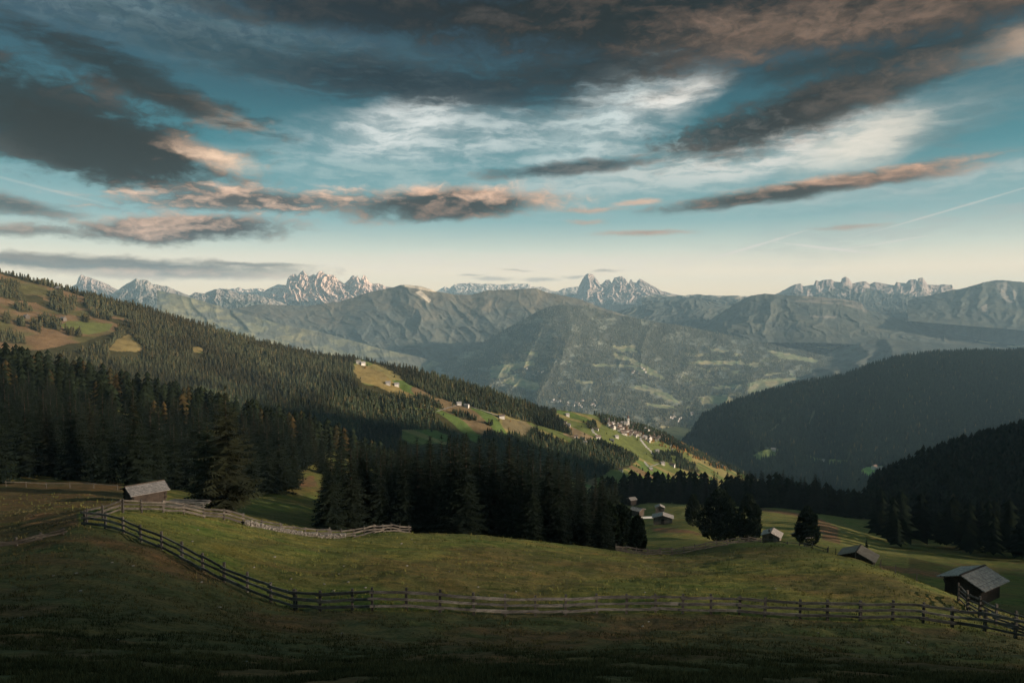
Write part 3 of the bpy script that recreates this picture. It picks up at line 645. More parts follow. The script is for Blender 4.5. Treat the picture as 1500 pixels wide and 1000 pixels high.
# ------------------------------------------------------------------ detailed conifers
def conifer_meshes(kind, seed):
    r = random.Random(seed); V = []; T = []
    def tri(a, b, c): b0 = len(V); V.extend((a, b, c)); T.append((b0, b0+1, b0+2))
    if kind in ('spruce', 'larch'):
        nw = 36 if kind == 'spruce' else 34; Rm = .165 if kind == 'spruce' else .25; z0 = .05 if kind == 'spruce' else .10
        lean = r.uniform(-.01, .01)
        for w in range(nw):
            f = w/(nw-1); z = z0+(.985-z0)*f**.92
            rad = Rm*((1-f)**.82)*(1 if f > .1 else .8+2*f)+.006
            nb = max(4, int((9 if kind == 'spruce' else 11)*(1-f*.45)))
            a0 = r.random()*6.28
            for k in range(nb):
                if kind == 'larch' and r.random() < .12: continue
                a = a0+2*pi*k/nb+r.uniform(-.25, .25); L = rad*(r.uniform(.68, 1.18 if r.random() < .9 else 1.4) if kind == 'spruce' else r.uniform(.4, 1.2)); zz = z+(r.uniform(-.01, .01) if kind == 'spruce' else r.uniform(-.025, .025))
                dr = (-.34+.5*f)*L+r.uniform(-.1, .06)*L if kind == 'spruce' else r.uniform(-.32, .22)*L
                ca, sa = cos(a), sin(a); ns = 5 if kind == 'spruce' else 8
                pts = []
                for i in range(ns+1):
                    t = i/ns; dz = dr*(1.5*t-.5*t*t*t*1.2); pts.append((ca*L*t, sa*L*t, zz+dz))
                for i in range(ns):
                    p, q = pts[i], pts[i+1]; wd = L*(.34*(1-i/ns)+.14)*r.uniform(.7, 1.2)
                    for sg in (-1, 1):
                        hx, hy = -sa*sg, ca*sg
                        tip = (p[0]+hx*wd+ca*wd*.55, p[1]+hy*wd+sa*wd*.55, p[2]-wd*r.uniform(.05, .55))
                        tri(p, q, tip)
                        m = ((p[0]+q[0])/2, (p[1]+q[1])/2, (p[2]+q[2])/2)
                        tri(p, m, (m[0]+hx*wd*.35+ca*.003, m[1]+hy*wd*.35+sa*.003, m[2]-wd*r.uniform(.5, 1.0)))
                p = pts[-1]; tri((p[0]-sa*.006, p[1]+ca*.006, p[2]), (p[0]+sa*.006, p[1]-ca*.006, p[2]), (p[0]+ca*.022, p[1]+sa*.022, p[2]+r.uniform(-.012, .006)))
        tri((-.006, 0, .96), (.006, 0, .96), (0, 0, 1.0)); tri((0, -.006, .96), (0, .006, .96), (0, 0, 1.0))
    else:                        # stone pine: dense rounded crown of upward tufts
        rx = {'pine': .26, 'pinewide': .40, 'column': .23}[kind]; n = 4200
        lob = [(r.uniform(-.5, .5)*rx, r.uniform(-.5, .5)*rx, r.uniform(.3, .85), r.uniform(.45, .75)) for _ in range(4)]
        for _ in range(n):
            if r.random() < .6:
                lx, ly, lz, lr = r.choice(lob); th = r.random()*6.28; ph = math.acos(r.uniform(-1, 1)); q = lr*rx*r.uniform(.75, 1)
                x, y, z = lx+q*sin(ph)*cos(th), ly+q*sin(ph)*sin(th), lz+q*cos(ph)*.9
                if z > .98 or z < .06: continue
            else:
                z = r.uniform(.07, .98); s = ((z-.07)/.91); rr = rx*max(.05, (sin(pi*min(1, s**.62*.93+.06)))**.6)*r.uniform(.75, 1.05); th = r.random()*6.28; x, y = rr*cos(th), rr*sin(th)
            for k in range(3):
                s = r.uniform(.018, .042); dx, dy = r.uniform(-1, 1)*s, r.uniform(-1, 1)*s
                tri((x-dy*.7, y+dx*.7, z), (x+dy*.7, y-dx*.7, z-s*.3), (x+dx+x*.09, y+dy+y*.09, z+s*r.uniform(.5, 1.5)))
    lf = {'spruce': M_spruce, 'larch': M_larch}.get(kind, M_pine)
    crown = np_mesh('crown', np.array(V), np.array(T), lf)
    mb = MB(); nseg = 5; H = .93; rb = .014 if kind != 'pinewide' else .02
    rings = []
    for k in range(nseg+1):
        t = k/nseg; rr = rb*(1-.88*t)*(1.25 if k == 0 else 1); zz = -.03+(H+.03)*t
        rings += [(rr*cos(2*pi*i/7)+.003*sin(3*t), rr*sin(2*pi*i/7), zz) for i in range(7)]
    fs = [(7*k+i, 7*k+(i+1) % 7, 7*k+7+(i+1) % 7, 7*k+7+i) for k in range(nseg) for i in range(7)]
    mb.add(rings, fs)
    return crown, mb.mesh('trunk', M_bark)
PROTO = {'spruce': [conifer_meshes('spruce', k) for k in range(6)], 'larch': [conifer_meshes('larch', 20+k) for k in range(3)],
         'pine': [conifer_meshes('pine', 40+k) for k in range(2)], 'pinewide': [conifer_meshes('pinewide', 50+k) for k in range(2)], 'column': [conifer_meshes('column', 60)]}
def tree(kind, p, h, label, group=None, w=1.0, name=None, cat='tree'):
    cr, tr = random.choice(PROTO[kind])
    nm = name or {'spruce': 'spruce_tree', 'larch': 'larch_tree'}.get(kind, 'pine_tree')
    r = empty(nm, tuple(map(float, p)), random.random()*6.28, (h*w, h*w, h))
    link('trunk', tr, r); link('crown', cr, r)
    return tag(r, label, cat, group)
nspruce = 0
def zone(n, pxr, Dr, topf, label, group, spacing, hmin, hmax, okf=None, kind='spruce', jit=8):
    """trees whose height is set by the photo's tree-top line, thinned to a spacing"""
    out = []; tries = 0
    while len(out) < n and tries < n*60:
        tries += 1
        D = math.sqrt(random.uniform(Dr[0]**2, Dr[1]**2)); pxx = random.uniform(*pxr)
        g = ground_at(pxx, D); a, b = pix(g)
        if okf and not okf(a, b, D): continue
        if any((g[0]-o[0][0])**2+(g[1]-o[0][1])**2 < spacing**2 for o in out): continue
        tp = topf(pxx)+random.uniform(0, jit)
        h = g[2]*-1+float(T_of(tp))*D if False else (float(T_of(tp))*D-g[2])
        h = min(h, hmax*random.uniform(.85, 1.1))
        if h < hmin: continue
        out.append((g, h, D))
    return out
topA = lambda x: np.interp(x, [455, 480, 520, 560, 600, 640, 700, 760, 800, 830, 860, 890, 915], [690, 655, 645, 650, 640, 636, 630, 640, 650, 668, 680, 695, 705])
def okA(a, b, D): return a > 470+ (D-120)*.1 and a < 905
A_ = zone(62, (470, 905), (122, 195), topA, '', '', 5.5, 8, 32, okA)
for k in range(22):
    pxx = 500+k*18.6+random.uniform(-5, 5); D = random.uniform(122, 140); g = ground_at(pxx, D); h = float(T_of(topA(pxx)+random.uniform(0, 22)))*D-g[2]
    A_.append((g, h, D))
for k, (g, h, D) in enumerate(A_):
    tree('spruce', g, h, 'tall dark spruce in the dense grove behind the middle meadow', 'spruces of the middle grove', w=random.uniform(.95, 1.3))
# the grove's left edge and right end
e = ground_at(482, 118); tree('spruce', e, float(T_of(652))*118-e[2], 'spruce with low branches at the left end of the middle grove', w=1.35)
e = ground_at(512, 122); tree('spruce', e, float(T_of(646))*122-e[2], 'second spruce from the left end of the middle grove', w=1.3)
B_ = zone(175, (-170, 470), (135, 300), lambda x: 440, '', '', 6.2, 9, 21, lambda a, b, D: (b < 722) and (a < 440 or D > 235) and not (345 < a < 470 and b > 708) and not (430 < a < 470 and b > 690))
for g, h, D in B_:
    tree('spruce', g, h, 'dark spruce in the shaded forest behind the left pasture', 'spruces of the shaded left forest', w=random.uniform(1.0, 1.45))
for pxx, D, h, lb in ((405, 205, 24, 'broad spruce standing forward beside the green field gap'), (425, 215, 19, 'shorter spruce at the edge of the green field gap'), (388, 200, 20, 'dark spruce left of the gap, in front of the forest'), (300, 175, 22, 'spruce just left of the big larch'), (362, 190, 21, 'spruce just right of the big larch')):
    tree('spruce', ground_at(pxx, D), h, lb, w=1.35)
C_ = zone(60, (905, 1310), (350, 450), lambda x: np.interp(x, [900, 1000, 1100, 1200, 1300], [695, 692, 683, 690, 712]), '', '', 6, 12, 26, lambda a, b, D: b < 752 and D > 365+ (a-930)*-.02, jit=10)
for g, h, D in C_:
    tree('spruce', g, h, 'spruce in the dark belt behind the barn pasture', 'spruces of the belt behind the barns', w=random.uniform(1.1, 1.5))
# the rest of both woods, beyond the nearest trees
def ground_mass(n, pxr, Dr, okf, hs, label, warm, base, wid=1.1):
    D = np.sqrt(rng.uniform(Dr[0]**2, Dr[1]**2, n)); pxx = rng.uniform(*pxr, n); x = (pxx-750)/F*D; z = ground_z(x, D); q = np.stack([x, D, z], -1)
    a, b = pix(q); m = okf(a, b, D); q = q[m]
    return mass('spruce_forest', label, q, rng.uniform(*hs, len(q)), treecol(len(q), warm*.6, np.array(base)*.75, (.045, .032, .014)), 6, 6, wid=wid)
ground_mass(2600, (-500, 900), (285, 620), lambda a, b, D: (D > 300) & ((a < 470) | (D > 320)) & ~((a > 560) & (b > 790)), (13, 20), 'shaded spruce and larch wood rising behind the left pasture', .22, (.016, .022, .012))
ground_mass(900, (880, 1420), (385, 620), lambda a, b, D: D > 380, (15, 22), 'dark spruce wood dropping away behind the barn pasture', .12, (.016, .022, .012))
ground_mass(620, (1290, 1900), (190, 480), lambda a, b, D: (b < 812+ (a-1300)*.12) & ~((b > 805) & (a < 1400)) & (D > 200), (11, 20), 'nearly black spruce wood above the right-hand barns', .0, (.008, .012, .008))  # spruce colour darkened in place of shade that does not reach here

# larches and stone pines
def topped(kind, px, base_py, top_py, D, label, w=1.0, **k):
    g = ground_at(px, D); h = float(T_of(top_py))*D-g[2]; return tree(kind, g, h, label, w=w, **k)
topped('larch', 328, 748, 562, 108, 'tall golden-green larch beside the left hut', 1.2)
topped('larch', 300, 745, 610, 112, 'smaller larch leaning against the tall one by the left hut', .9)
for pxx, D, tp in ((120, 230, 590), (445, 300, 612), (585, 320, 632), (250, 330, 580)):
    topped('larch', pxx, 0, tp, D, 'brownish larch among the dark spruces of the left wood' if pxx < 540 else 'brownish larch among the spruces of the middle grove', .8, group='larches among the spruces')
topped('larch', 835, 0, 672, 165, 'olive larch near the right end of the middle grove', .75)
topped('larch', 905, 0, 700, 175, 'small larch behind the right end of the middle grove', .8)
topped('larch', 1278, 0, 786, 170, 'small yellowing larch behind the ribbed-roof barn', .6)
topped('column', 937, 811, 754, 118, 'dense dark pine standing alone right of the middle grove', .95)
topped('column', 893, 808, 735, 128, 'dense rounded pine at the right end of the grove', 1.0)
topped('column', 912, 0, 738, 140, 'dense pine between the grove and the lone pine', 1.1)
topped('pine', 1019, 0, 724, 235, 'narrow dark stone pine left of the pair of big round pines', .85)
topped('pinewide', 1058, 790, 717, 195, 'biggest round stone pine below the barns', .95)
topped('pine', 1101, 0, 724, 190, 'dark stone pine right of the biggest round pine', .95)
#topped('pinewide', 1086, 0, 722, 200, 'stone pine squeezed between two large round pines', .75)
topped('pine', 1189, 797, 742, 176, 'lone stone pine in front of the half-hidden barn', 1.05)

# ------------------------------------------------------------------ barns
def barn(px, py, D, rz, L, Wd, wh, rise, label, over=.7, roofm=None, wallm=None, z_off=-.2, group=None, door=True, name='hay_barn', extra=None):
    g = ground_at(px, D) if py is None else P(px, py, D)
    z = float(ground_z(g[0], g[1]))+z_off if py is None else g[2]
    r = empty(name, (float(g[0]), float(g[1]), float(z)), rz); tag(r, label, 'barn', group)
    wm = wallm or M_wall; rm = roofm or M_shing
    mb = MB(); hl, hw = L/2, Wd/2; nb = int(wh/.24)   # x = ridge direction
    for k in range(nb):                                # log courses with crossing ends
        z0 = k*wh/nb; z1 = z0+wh/nb-.02; e = .16 if k % 2 else .05
        mb.box(-hl-e, hl+e, -hw, -hw+.14, z0-.0, z1); mb.box(-hl-e, hl+e, hw-.14, hw, z0, z1)
        mb.box(-hl, -hl+.14, -hw-e+.01, hw+e-.01, z0+.012, z1+.012); mb.box(hl-.14, hl, -hw-e+.01, hw+e-.01, z0+.012, z1+.012)
    mb.box(-hl+.05, hl-.05, -hw+.05, hw-.05, -1.6, wh-.05)   # stone-dark core and footing
    mb.build('wall', wm, r)
    for sx in (-1, 1):                                 # boarded gables
        m = MB(); n = max(6, int(Wd/.4))
        for k in range(n):
            y0 = -hw+Wd*k/n; y1 = y0+Wd/n-.03; f = lambda y: wh+(1-abs(y)/hw)*rise-.05
            x0, x1 = (hl-.1, hl-.04) if sx > 0 else (-hl+.04, -hl+.1)
            a, b = f(y0), f(y1)
            m.hexa([(x0, y0, wh-.3), (x1, y0, wh-.3), (x1, y1, wh-.3), (x0, y1, wh-.3), (x0, y0, max(a, wh-.2)), (x1, y0, max(a, wh-.2)), (x1, y1, max(b, wh-.2)), (x0, y1, max(b, wh-.2))])
        m.build('gable', wm, r)
    sl = rise/hw; m = MB(); oy = hw+over; xo = hl+over; th = .12
    for sy in (-1, 1):
        n = 7                                          # courses of shingles, slightly stepped
        for k in range(n):
            ya, yb = oy*k/n, oy*(k+1)/n+.05; za = wh+rise-sl*ya+.03; zb = wh+rise-sl*yb+.09
            if k == 0: za += .02
            x0 = -xo+random.uniform(-.05, .05); x1 = xo+random.uniform(-.05, .05)
            c = [(x0, sy*ya, za-th), (x1, sy*ya, za-th), (x1, sy*yb, zb-th), (x0, sy*yb, zb-th), (x0, sy*ya, za), (x1, sy*ya, za), (x1, sy*yb, zb), (x0, sy*yb, zb)]
            m.hexa(c)
    ro = m.build('roof', rm, r)
    m = MB(); m.box(-xo-.05, xo+.05, -.12, .12, wh+rise+.03, wh+rise+.13); m.build('ridge_cap', wm, ro)
    if door:
        m = MB(); m.box(-hl-.06, -hl-.01, -.6, .6, .0, min(1.9, wh-.1)); m.build('door', M_door, r)
    for y in (-hw-over*.6, hw+over*.6):
        m = MB(); m.beam((-hl-.1, y*.92, wh-.25), (hl+.1, y*.92, wh-.25), .14, .14); m.build('purlin', wm, r)
    return r
def rbarn(px, py, D, deg, Lr, hw, drop, wh, label, over, **k):
    """placed by the middle of its ridge; Lr ridge length, hw half roof width, drop ridge to eave"""
    Wd = (hw-over)*2; rise = drop*(hw-over)/hw; p = P(px, py, D); r = barn(px, 0, D, R(deg), Lr-2*over, Wd, wh, rise, label, over, **k)
    r.location = (float(p[0]), float(p[1]), float(p[2])-wh-rise-.05); return r
rbarn(212, 707.5, 95, 45, 5.1, 2.5, .85, 1.55, 'small dark log hut with grey shingle roof beside the big larch', .45, roofm=M_shing)
rbarn(1425, 834.5, 90, 31.5, 6.7, 2.95, 1.15, 1.0, 'large dark barn with grey shingle roof at the right edge', .7, roofm=M_shing2)
rbarn(1257.5, 802.5, 130, 53, 4.9, 3.3, 1.36, 1.6, 'dark barn with brown ribbed roof below the pasture crest', .6, roofm=mat_var('brown_ribbed_roof', (.16, .13, .10), .25))
b1 = rbarn(1131, 776, 205, 61, 5.6, 2.9, 1.27, 1.5, 'weathered barn with pale roof and dark roof vent, right of the round pines', .5, roofm=M_shing2, wallm=M_wallg)
m = MB(); m.box(-1.3, -.9, .5, .9, 2.0, 3.1); m.build('vent', M_door, b1)
rbarn(1176, 777, 215, 40, 5.6, 2.9, 1.3, 1.7, 'barn half hidden behind the lone stone pine', .5, wallm=M_wall)
rbarn(971, 752, 262, 78, 4.9, 4.1, 1.1, 2.5, 'front-facing grey barn with wide pale roof beside the dirt track', .6, roofm=M_shing2, wallm=M_wallg)
rbarn(966.5, 738.8, 298, 82, 3.4, 2.2, 1.0, 1.7, 'smaller steep-roofed hut just above the front-facing grey barn', .35, roofm=M_shing2, wallm=M_wallg)
rbarn(925.5, 727.5, 350, 25, 4.2, 2.1, 1.1, 1.3, 'tiny hut with pale roof nearest the spruce belt', .4, roofm=M_shing2)
hb = rbarn(934, 742.5, 292, -42, 5.2, 2.6, .9, 1.2, 'low hut with pale roof left of the steep-roofed hut', .5, roofm=M_shing2)
g = ground_at(951, 292); o = empty('board_stack', g); m = MB()
for k in range(5): m = MB(); m.beam((-3.2+k*.1, -.8+k*.35, .35+.06*k), (3.4, -.8+k*.35, .55+.05*k), .3, .12); m.build('board', M_white, o)
tag(o, 'bright pale boards lying between the low hut and the steep-roofed hut', 'boards')
# collapsed board pile by the left hut
g = ground_at(268, 88); o = empty('board_pile', g); m = MB(); rr = random.Random(5)
for k in range(26):
    m = MB(); y = rr.uniform(-1.4, 1.4); z = .9-.25*abs(y)+rr.uniform(0, .3); m.beam((-2.4+rr.uniform(-.5, .4), y, z), (2.2+rr.uniform(-.4, .6), y+rr.uniform(-.3, .3), z-.25+rr.uniform(-.1, .2)), .24, .05, rr=rr); m.build('board', M_rail, o)
for x in (-1.6, 1.6):
    for y in (-1, 1): m = MB(); m.beam((x, y, -.4), (x, y, .8), .12, .12); m.build('support', M_post, o)
tag(o, 'sagging pile of grey boards between the left hut and the larch', 'board pile')

# ------------------------------------------------------------------ fences
def fence(label, pts, h, rails, name='wooden_fence', rm=None, rw=.13, rt=.045, pw=.15, seed=1, messy=0, tall=.15, group=None):
    """pts: list of (x, y) ground positions of the posts"""
    rr = random.Random(seed); W = [np.array([x, y, float(ground_z(x, y))]) for x, y in pts]
    r = empty(name, tuple(map(float, W[0]))); tag(r, label, 'fence', group); tops = []
    for k, w in enumerate(W):
        m = MB(); lean = np.array([rr.uniform(-.05, .05), rr.uniform(-.05, .05), 0]); hh = h+rr.uniform(0, tall)
        m.beam(w+(0, 0, -.4), w+lean+(0, 0, hh), pw*rr.uniform(.85, 1.15), pw*rr.uniform(.8, 1.1), 3, .012, .9, rr)
        m.build('post', M_post, r, W[0])
    for k in range(len(W)-1):
        a, b = W[k], W[k+1]; d = b-a; d /= np.linalg.norm(d); nrm = np.array([d[1], -d[0], 0]); nrm /= np.linalg.norm(nrm)
        if nrm[1] > 0: nrm = -nrm
        for q, f in enumerate(rails):
            m = MB(); j = lambda: rr.uniform(-.04-messy, .04+messy)
            off = nrm*(pw*.5+rt*.5+.004+(.03 if k % 2 else 0))
            ra = a+off-d*rr.uniform(.08, .3)+(0, 0, h*f+j()); rb = b+off+d*rr.uniform(.08, .3)+(0, 0, h*f+j())
            m.beam(ra, rb, rt, rw*rr.uniform(.8, 1.2), 4, .012+messy*.3, 1, rr)
            m.build('rail', rm or M_rail, r, W[0])
    return r
def along(pxs, pys, n=None):
    return [tuple(ground_hit(a, b, 20, 150)[:2]) for a, b in zip(pxs, pys)]
def at_D(lst): return [tuple(ground_at(p, D)[:2]) for p, D in lst]
fB = [(425, 39), (463, 38.6), (511, 38.2), (541, 38), (592, 38.6), (642, 39.3), (693, 40), (740, 40.8), (785, 41.5), (830, 42), (877, 42.6), (922, 43), (965, 43), (1006, 43), (1048, 43), (1090, 42.9), (1128, 42.7), (1181, 42.4), (1222, 42.1), (1272, 41.8), (1320, 41.5), (1366, 41.2), (1410, 40.9), (1458, 40.5), (1505, 40), (1556, 39.5), (1610, 39)]
fence('long three-rail wooden fence crossing the foreground below the meadow', at_D(fB), 1.25, (.27, .58, .9), seed=3, rw=.16)
fA = [(115, 49), (145, 48.6), (172, 48), (198, 47.2), (228, 46), (258, 45), (289, 43.6), (320, 42.4), (354, 41.2), (389, 40), (427, 39.2)]
fence('fence stretch descending from the left corner post to the foreground', at_D(fA), 1.15, (.25, .6, .9), seed=8, messy=.02, rw=.16)
fU = [(118, 50), (142, 54), (172, 59), (200, 62.5), (232, 65), (262, 67), (292, 69), (322, 71), (350, 73), (378, 75), (405, 77)]
fence('sun-bleached fence curving behind the left meadow below the hut', at_D(fU), 1.15, (.3, .62, .92), seed=12, messy=.05, rm=M_rail2, rw=.17)
fU2 = [(408, 77.5), (425, 78.5), (442, 79.5), (460, 80.5), (478, 81.5), (496, 82), (514, 83), (530, 84.5), (545, 86.5), (558, 88.5), (570, 90), (583, 91.5), (597, 92.5)]
fence('old plank fence zigzagging along the crest to the middle grove', at_D(fU2), 1.1, (.25, .55, .9), seed=14, messy=.08, rm=M_rail2, rw=.18)
# dry stacked bank of stones and planks under the crest fence
m = MB(); rr = random.Random(9); b0 = ground_at(420, 77)
for k in range(420):
    t = rr.random(); pxx = 355+t*145; D = np.interp(pxx, [350, 408, 460, 500], [72.4, 76.8, 79.8, 81.4])-.25; g = ground_at(pxx, D); s = rr.uniform(.1, .26)
    x, y, z = g+(0, rr.uniform(-.2, .2), rr.uniform(0, .55)); m.beam((x-s, y, z), (x+s, y+rr.uniform(-.1, .1), z+rr.uniform(-.05, .05)), s, s*.8, 1, 0, 1, rr)
o = m.build('stone_wall', M_stone, None, b0); o.location = tuple(map(float, b0)); tag(o, 'low dry wall of stacked stones under the crest fence', 'stone wall')
fM = [(905, 107), (920, 108), (935, 109), (952, 110), (970, 111), (988, 112), (1006, 113), (1022, 114.5), (1038, 116), (1054, 118), (1070, 120), (1086, 122), (1102, 124), (1120, 126)]
fence('weathered fence bending along the dip below the round stone pines', at_D(fM), 1.15, (.2, .5, .82), seed=17, messy=.09, rm=M_rail2, rw=.2)
fN = [(1124, 126), (1142, 124), (1160, 122), (1178, 118), (1185, 114), (1197, 112), (1220, 108)]
fence('dark fence along the pasture crest in front of the pale-roofed barn', at_D(fN), 1.1, (.3, .85), seed=19, messy=.05)
fR = [(1418, 56), (1432, 53), (1450, 50), (1475, 47.5), (1505, 46), (1540, 45)]
fence('dark high-railed fence climbing at the right edge below the large barn', at_D(fR), 1.5, (.15, .38, .6, .85), seed=21, messy=.03)
fL = [(-60, 44.5), (-25, 45), (12, 45.5), (48, 46), (82, 46.5)]
fence('low broken fence at the left edge of the picture', at_D(fL), .45, (.35, .85), seed=23, messy=.05, rm=M_rail2)
fP = [(1221, 103), (1232, 99), (1262, 92), (1300, 84), (1322, 80), (1354, 76)]
for k, (a, D) in enumerate(fP):
    g = ground_at(a, D); r = empty('fence_post', g); m = MB(); m.beam((0, 0, -.3), (.03, 0, 1.1), .09, .09, 3, .02, .9); m.build('post', M_post, r)
    tag(r, 'thin single post on the pasture crest above the ribbed-roof barn', 'post', 'single posts along the pasture crest')
lbk = [(0, 126), (30, 126.5), (60, 127), (95, 127.5), (130, 128), (165, 128)]
fence('thin far fence in front of the shaded forest', at_D(lbk), 1.0, (.9,), seed=29, rw=.08, pw=.1)

# ------------------------------------------------------------------ stones and grass
def stone_mesh(seed):
    r = random.Random(seed); import bmesh
    bm = bmesh.new(); bmesh.ops.create_icosphere(bm, subdivisions=2, radius=1)
    for v in bm.verts:
        k = r.uniform(.8, 1.15); v.co *= k; v.co.z *= .5; v.co.x *= 1.3
    me = bpy.data.meshes.new('stone'); bm.to_mesh(me); me.materials.append(M_stone); bm.free(); return me
stones = [stone_mesh(k) for k in range(4)]
SP = [(501, 928), (195, 829), (112, 840), (118, 866), (475, 856), (372, 832), (290, 776), (282, 793), (402, 816), (596, 829), (603, 790), (608, 794), (588, 796), (1341, 945), (941, 918), (950, 911), (322, 890), (295, 853), (164, 824), (78, 844), (535, 861), (658, 837), (1330, 941), (227, 909), (30, 905)]
rr = random.Random(77); SP += [(rr.uniform(0, 1500), 915+rr.random()**1.6*75) for _ in range(7)]+[(rr.uniform(350, 1150), rr.uniform(825, 875)) for _ in range(14)]
for k, (a, b) in enumerate(SP):
    g = ground_hit(a, b, 8, 140); o = link('stone', stones[k % 4], None, tuple(map(float, g+(0, 0, .02))))
    s = rr.uniform(.025, .055)*(1+g[1]/60); o.scale = (s, s, s); o.rotation_euler = (0, 0, rr.random()*6)
    inside = b < 890 and a > 200
    tag(o, 'small pale stone lying in the short meadow grass inside the fence' if inside else 'small pale stone lying on the dark grass outside the fence', 'stone', 'small stones inside the fence' if inside else 'small stones outside the fence')
def grass(n, d0, d1, label, hs):
    D = np.sqrt(1/(1/d0**1.2+(1/d1**1.2-1/d0**1.2)*rng.random(n))**(2/1.2)); u = rng.uniform(-.95, .95, n); x = u*D; z = ground_z(x, D)
    cl = fbm(x/1.1, D/1.1, 3, 91); m = cl > .42; x, D, z, cl = x[m], D[m], z[m], cl[m]; n = len(x)
    V = []; C = []
    gp, gy = pix(np.stack([x, D, z], -1)); fr = inpoly(gp, gy, [(-9000, 740), (115, 745), (115, 768), (172, 775), (258, 815), (320, 845), (425, 891), (600, 897), (1048, 899), (1409, 922), (9000, 1400), (9000, 99999), (-9000, 99999)])
    base = np.where(fr[:, None], np.array((.10, .095, .048)), np.array((.13, .14, .048)))*.62*rng.uniform(.5, 1.5, (n, 1))*np.where(rng.random((n, 1)) < .3, np.array((1.2, 1.05, .9)), 1)
    for k in range(4):
        a = rng.random(n)*6.28; h = rng.uniform(*hs, n)*(.6+.8*cl)*(.7+D/45); w = h*.13; ln = rng.uniform(.2, .9, n)*h; ox = rng.normal(0, .05, n); oy = rng.normal(0, .05, n)
        V.append(np.stack([np.stack([x+ox-np.sin(a)*w, D+oy+np.cos(a)*w, z-.01], -1), np.stack([x+ox+np.sin(a)*w, D+oy-np.cos(a)*w, z-.01], -1), np.stack([x+ox+np.cos(a)*ln, D+oy+np.sin(a)*ln, z+h], -1)], 1)); C.append(np.repeat(base[:, None], 3, 1))
    V = np.concatenate(V).reshape(-1, 3); C = np.concatenate(C).reshape(-1, 3)
    me = np_mesh('grass', V, np.arange(len(V)).reshape(-1, 3), M_farleaf, C); tag(link('grass', me), label, 'grass', kind='stuff')
grass(210000, 7, 110, 'short rough grass tufts covering the near pasture', (.035, .10))

# ------------------------------------------------------------------ houses
def house_proto(w, l, h, rise, roofm, wallm):
    m = MB(); m.box(-l/2, l/2, -w/2, w/2, -3, h)
    for s in (-1, 1): x = s*l/2; m.add([(x, -w/2, h), (x, w/2, h), (x, 0, h+rise)], [(0, 1, 2) if s > 0 else (2, 1, 0)])
    wl = m.mesh('wall', wallm); m = MB(); o = .9; sl = rise/(w/2)
    for s in (-1, 1):
        m.hexa([(-l/2-o, 0, h+rise-.02), (l/2+o, 0, h+rise-.02), (l/2+o, s*(w/2+o), h-sl*o-.02), (-l/2-o, s*(w/2+o), h-sl*o-.02), (-l/2-o, 0, h+rise+.35), (l/2+o, 0, h+rise+.35), (l/2+o, s*(w/2+o), h-sl*o+.3), (-l/2-o, s*(w/2+o), h-sl*o+.3)])
    m.box(l*.18, l*.18+.9, w*.12, w*.12+.9, h+rise*.3, h+rise+1.2)
    rf = m.mesh('roof', roofm); n = max(2, int(l/3.5)); nf = max(1, int(h/2.9)); wins = []
    for q in range(nf):
        for k in range(n):
            x = -l/2+l*(k+.5)/n; m = MB(); m.box(x-.55, x+.55, -w/2-.05, -w/2+.05, .8+q*2.8, 2.2+q*2.8); wins.append(m.mesh('window', M_glass))
    m = MB(); m.box(-.6, .6, -w/2-.08, -w/2+.05, 0, 2.1); m.v = [(v[0]+l/2-1.4, v[1], v[2]) for v in m.v]; 
    return wl, rf, wins, m.mesh('door', M_door)
HP = [house_proto(9, 12, 6, 3, M_tileg, M_plaster), house_proto(8, 10, 5.5, 2.6, M_tile, M_plaster), house_proto(10, 15, 6.5, 3.4, M_tile, M_plaster), house_proto(8, 11, 4.2, 2.6, M_tileg, M_wallg)]
def house(p, k, rz, label, group=None, sc=1.0, name='house', cat='house'):
    r = empty(name, tuple(map(float, p)), rz, sc); wl, rf, wn, dr = HP[k]; link('wall', wl, r); link('roof', rf, r)
    if name == 'farmhouse':
        for q in wn: link('window', q, r)
        link('door', dr, r)
    return tag(r, label, cat, group)
rr = random.Random(4); vil = [(882, 611), (900, 615), (930, 623), (952, 631), (978, 641), (970, 646), (940, 643), (912, 636), (892, 627)]
cnt = 0; used = []
while cnt < 88:
    a = rr.uniform(882, 976); b = rr.uniform(612, 645)
    if not inpoly(np.array([a]), np.array([b]), vil)[0]: continue
    p = surf_hit(SL, a, b)
    if any(np.hypot(p[0]-q[0], p[1]-q[1]) < 10 for q in used): continue
    used.append(p); cnt += 1; k = rr.choice([0, 1, 1, 2])
    house(p, k, rr.uniform(-.5, .5)+rr.choice([0, pi/2]), 'white house with grey roof packed into the hillside village' if k == 0 else ('white house with small brown roof packed into the hillside village' if k == 1 else 'large white house with long brown roof inside the hillside village'), {0: 'grey-roofed village houses', 1: 'small brown-roofed village houses', 2: 'large brown-roofed village houses'}[k], rr.uniform(.6, .82))
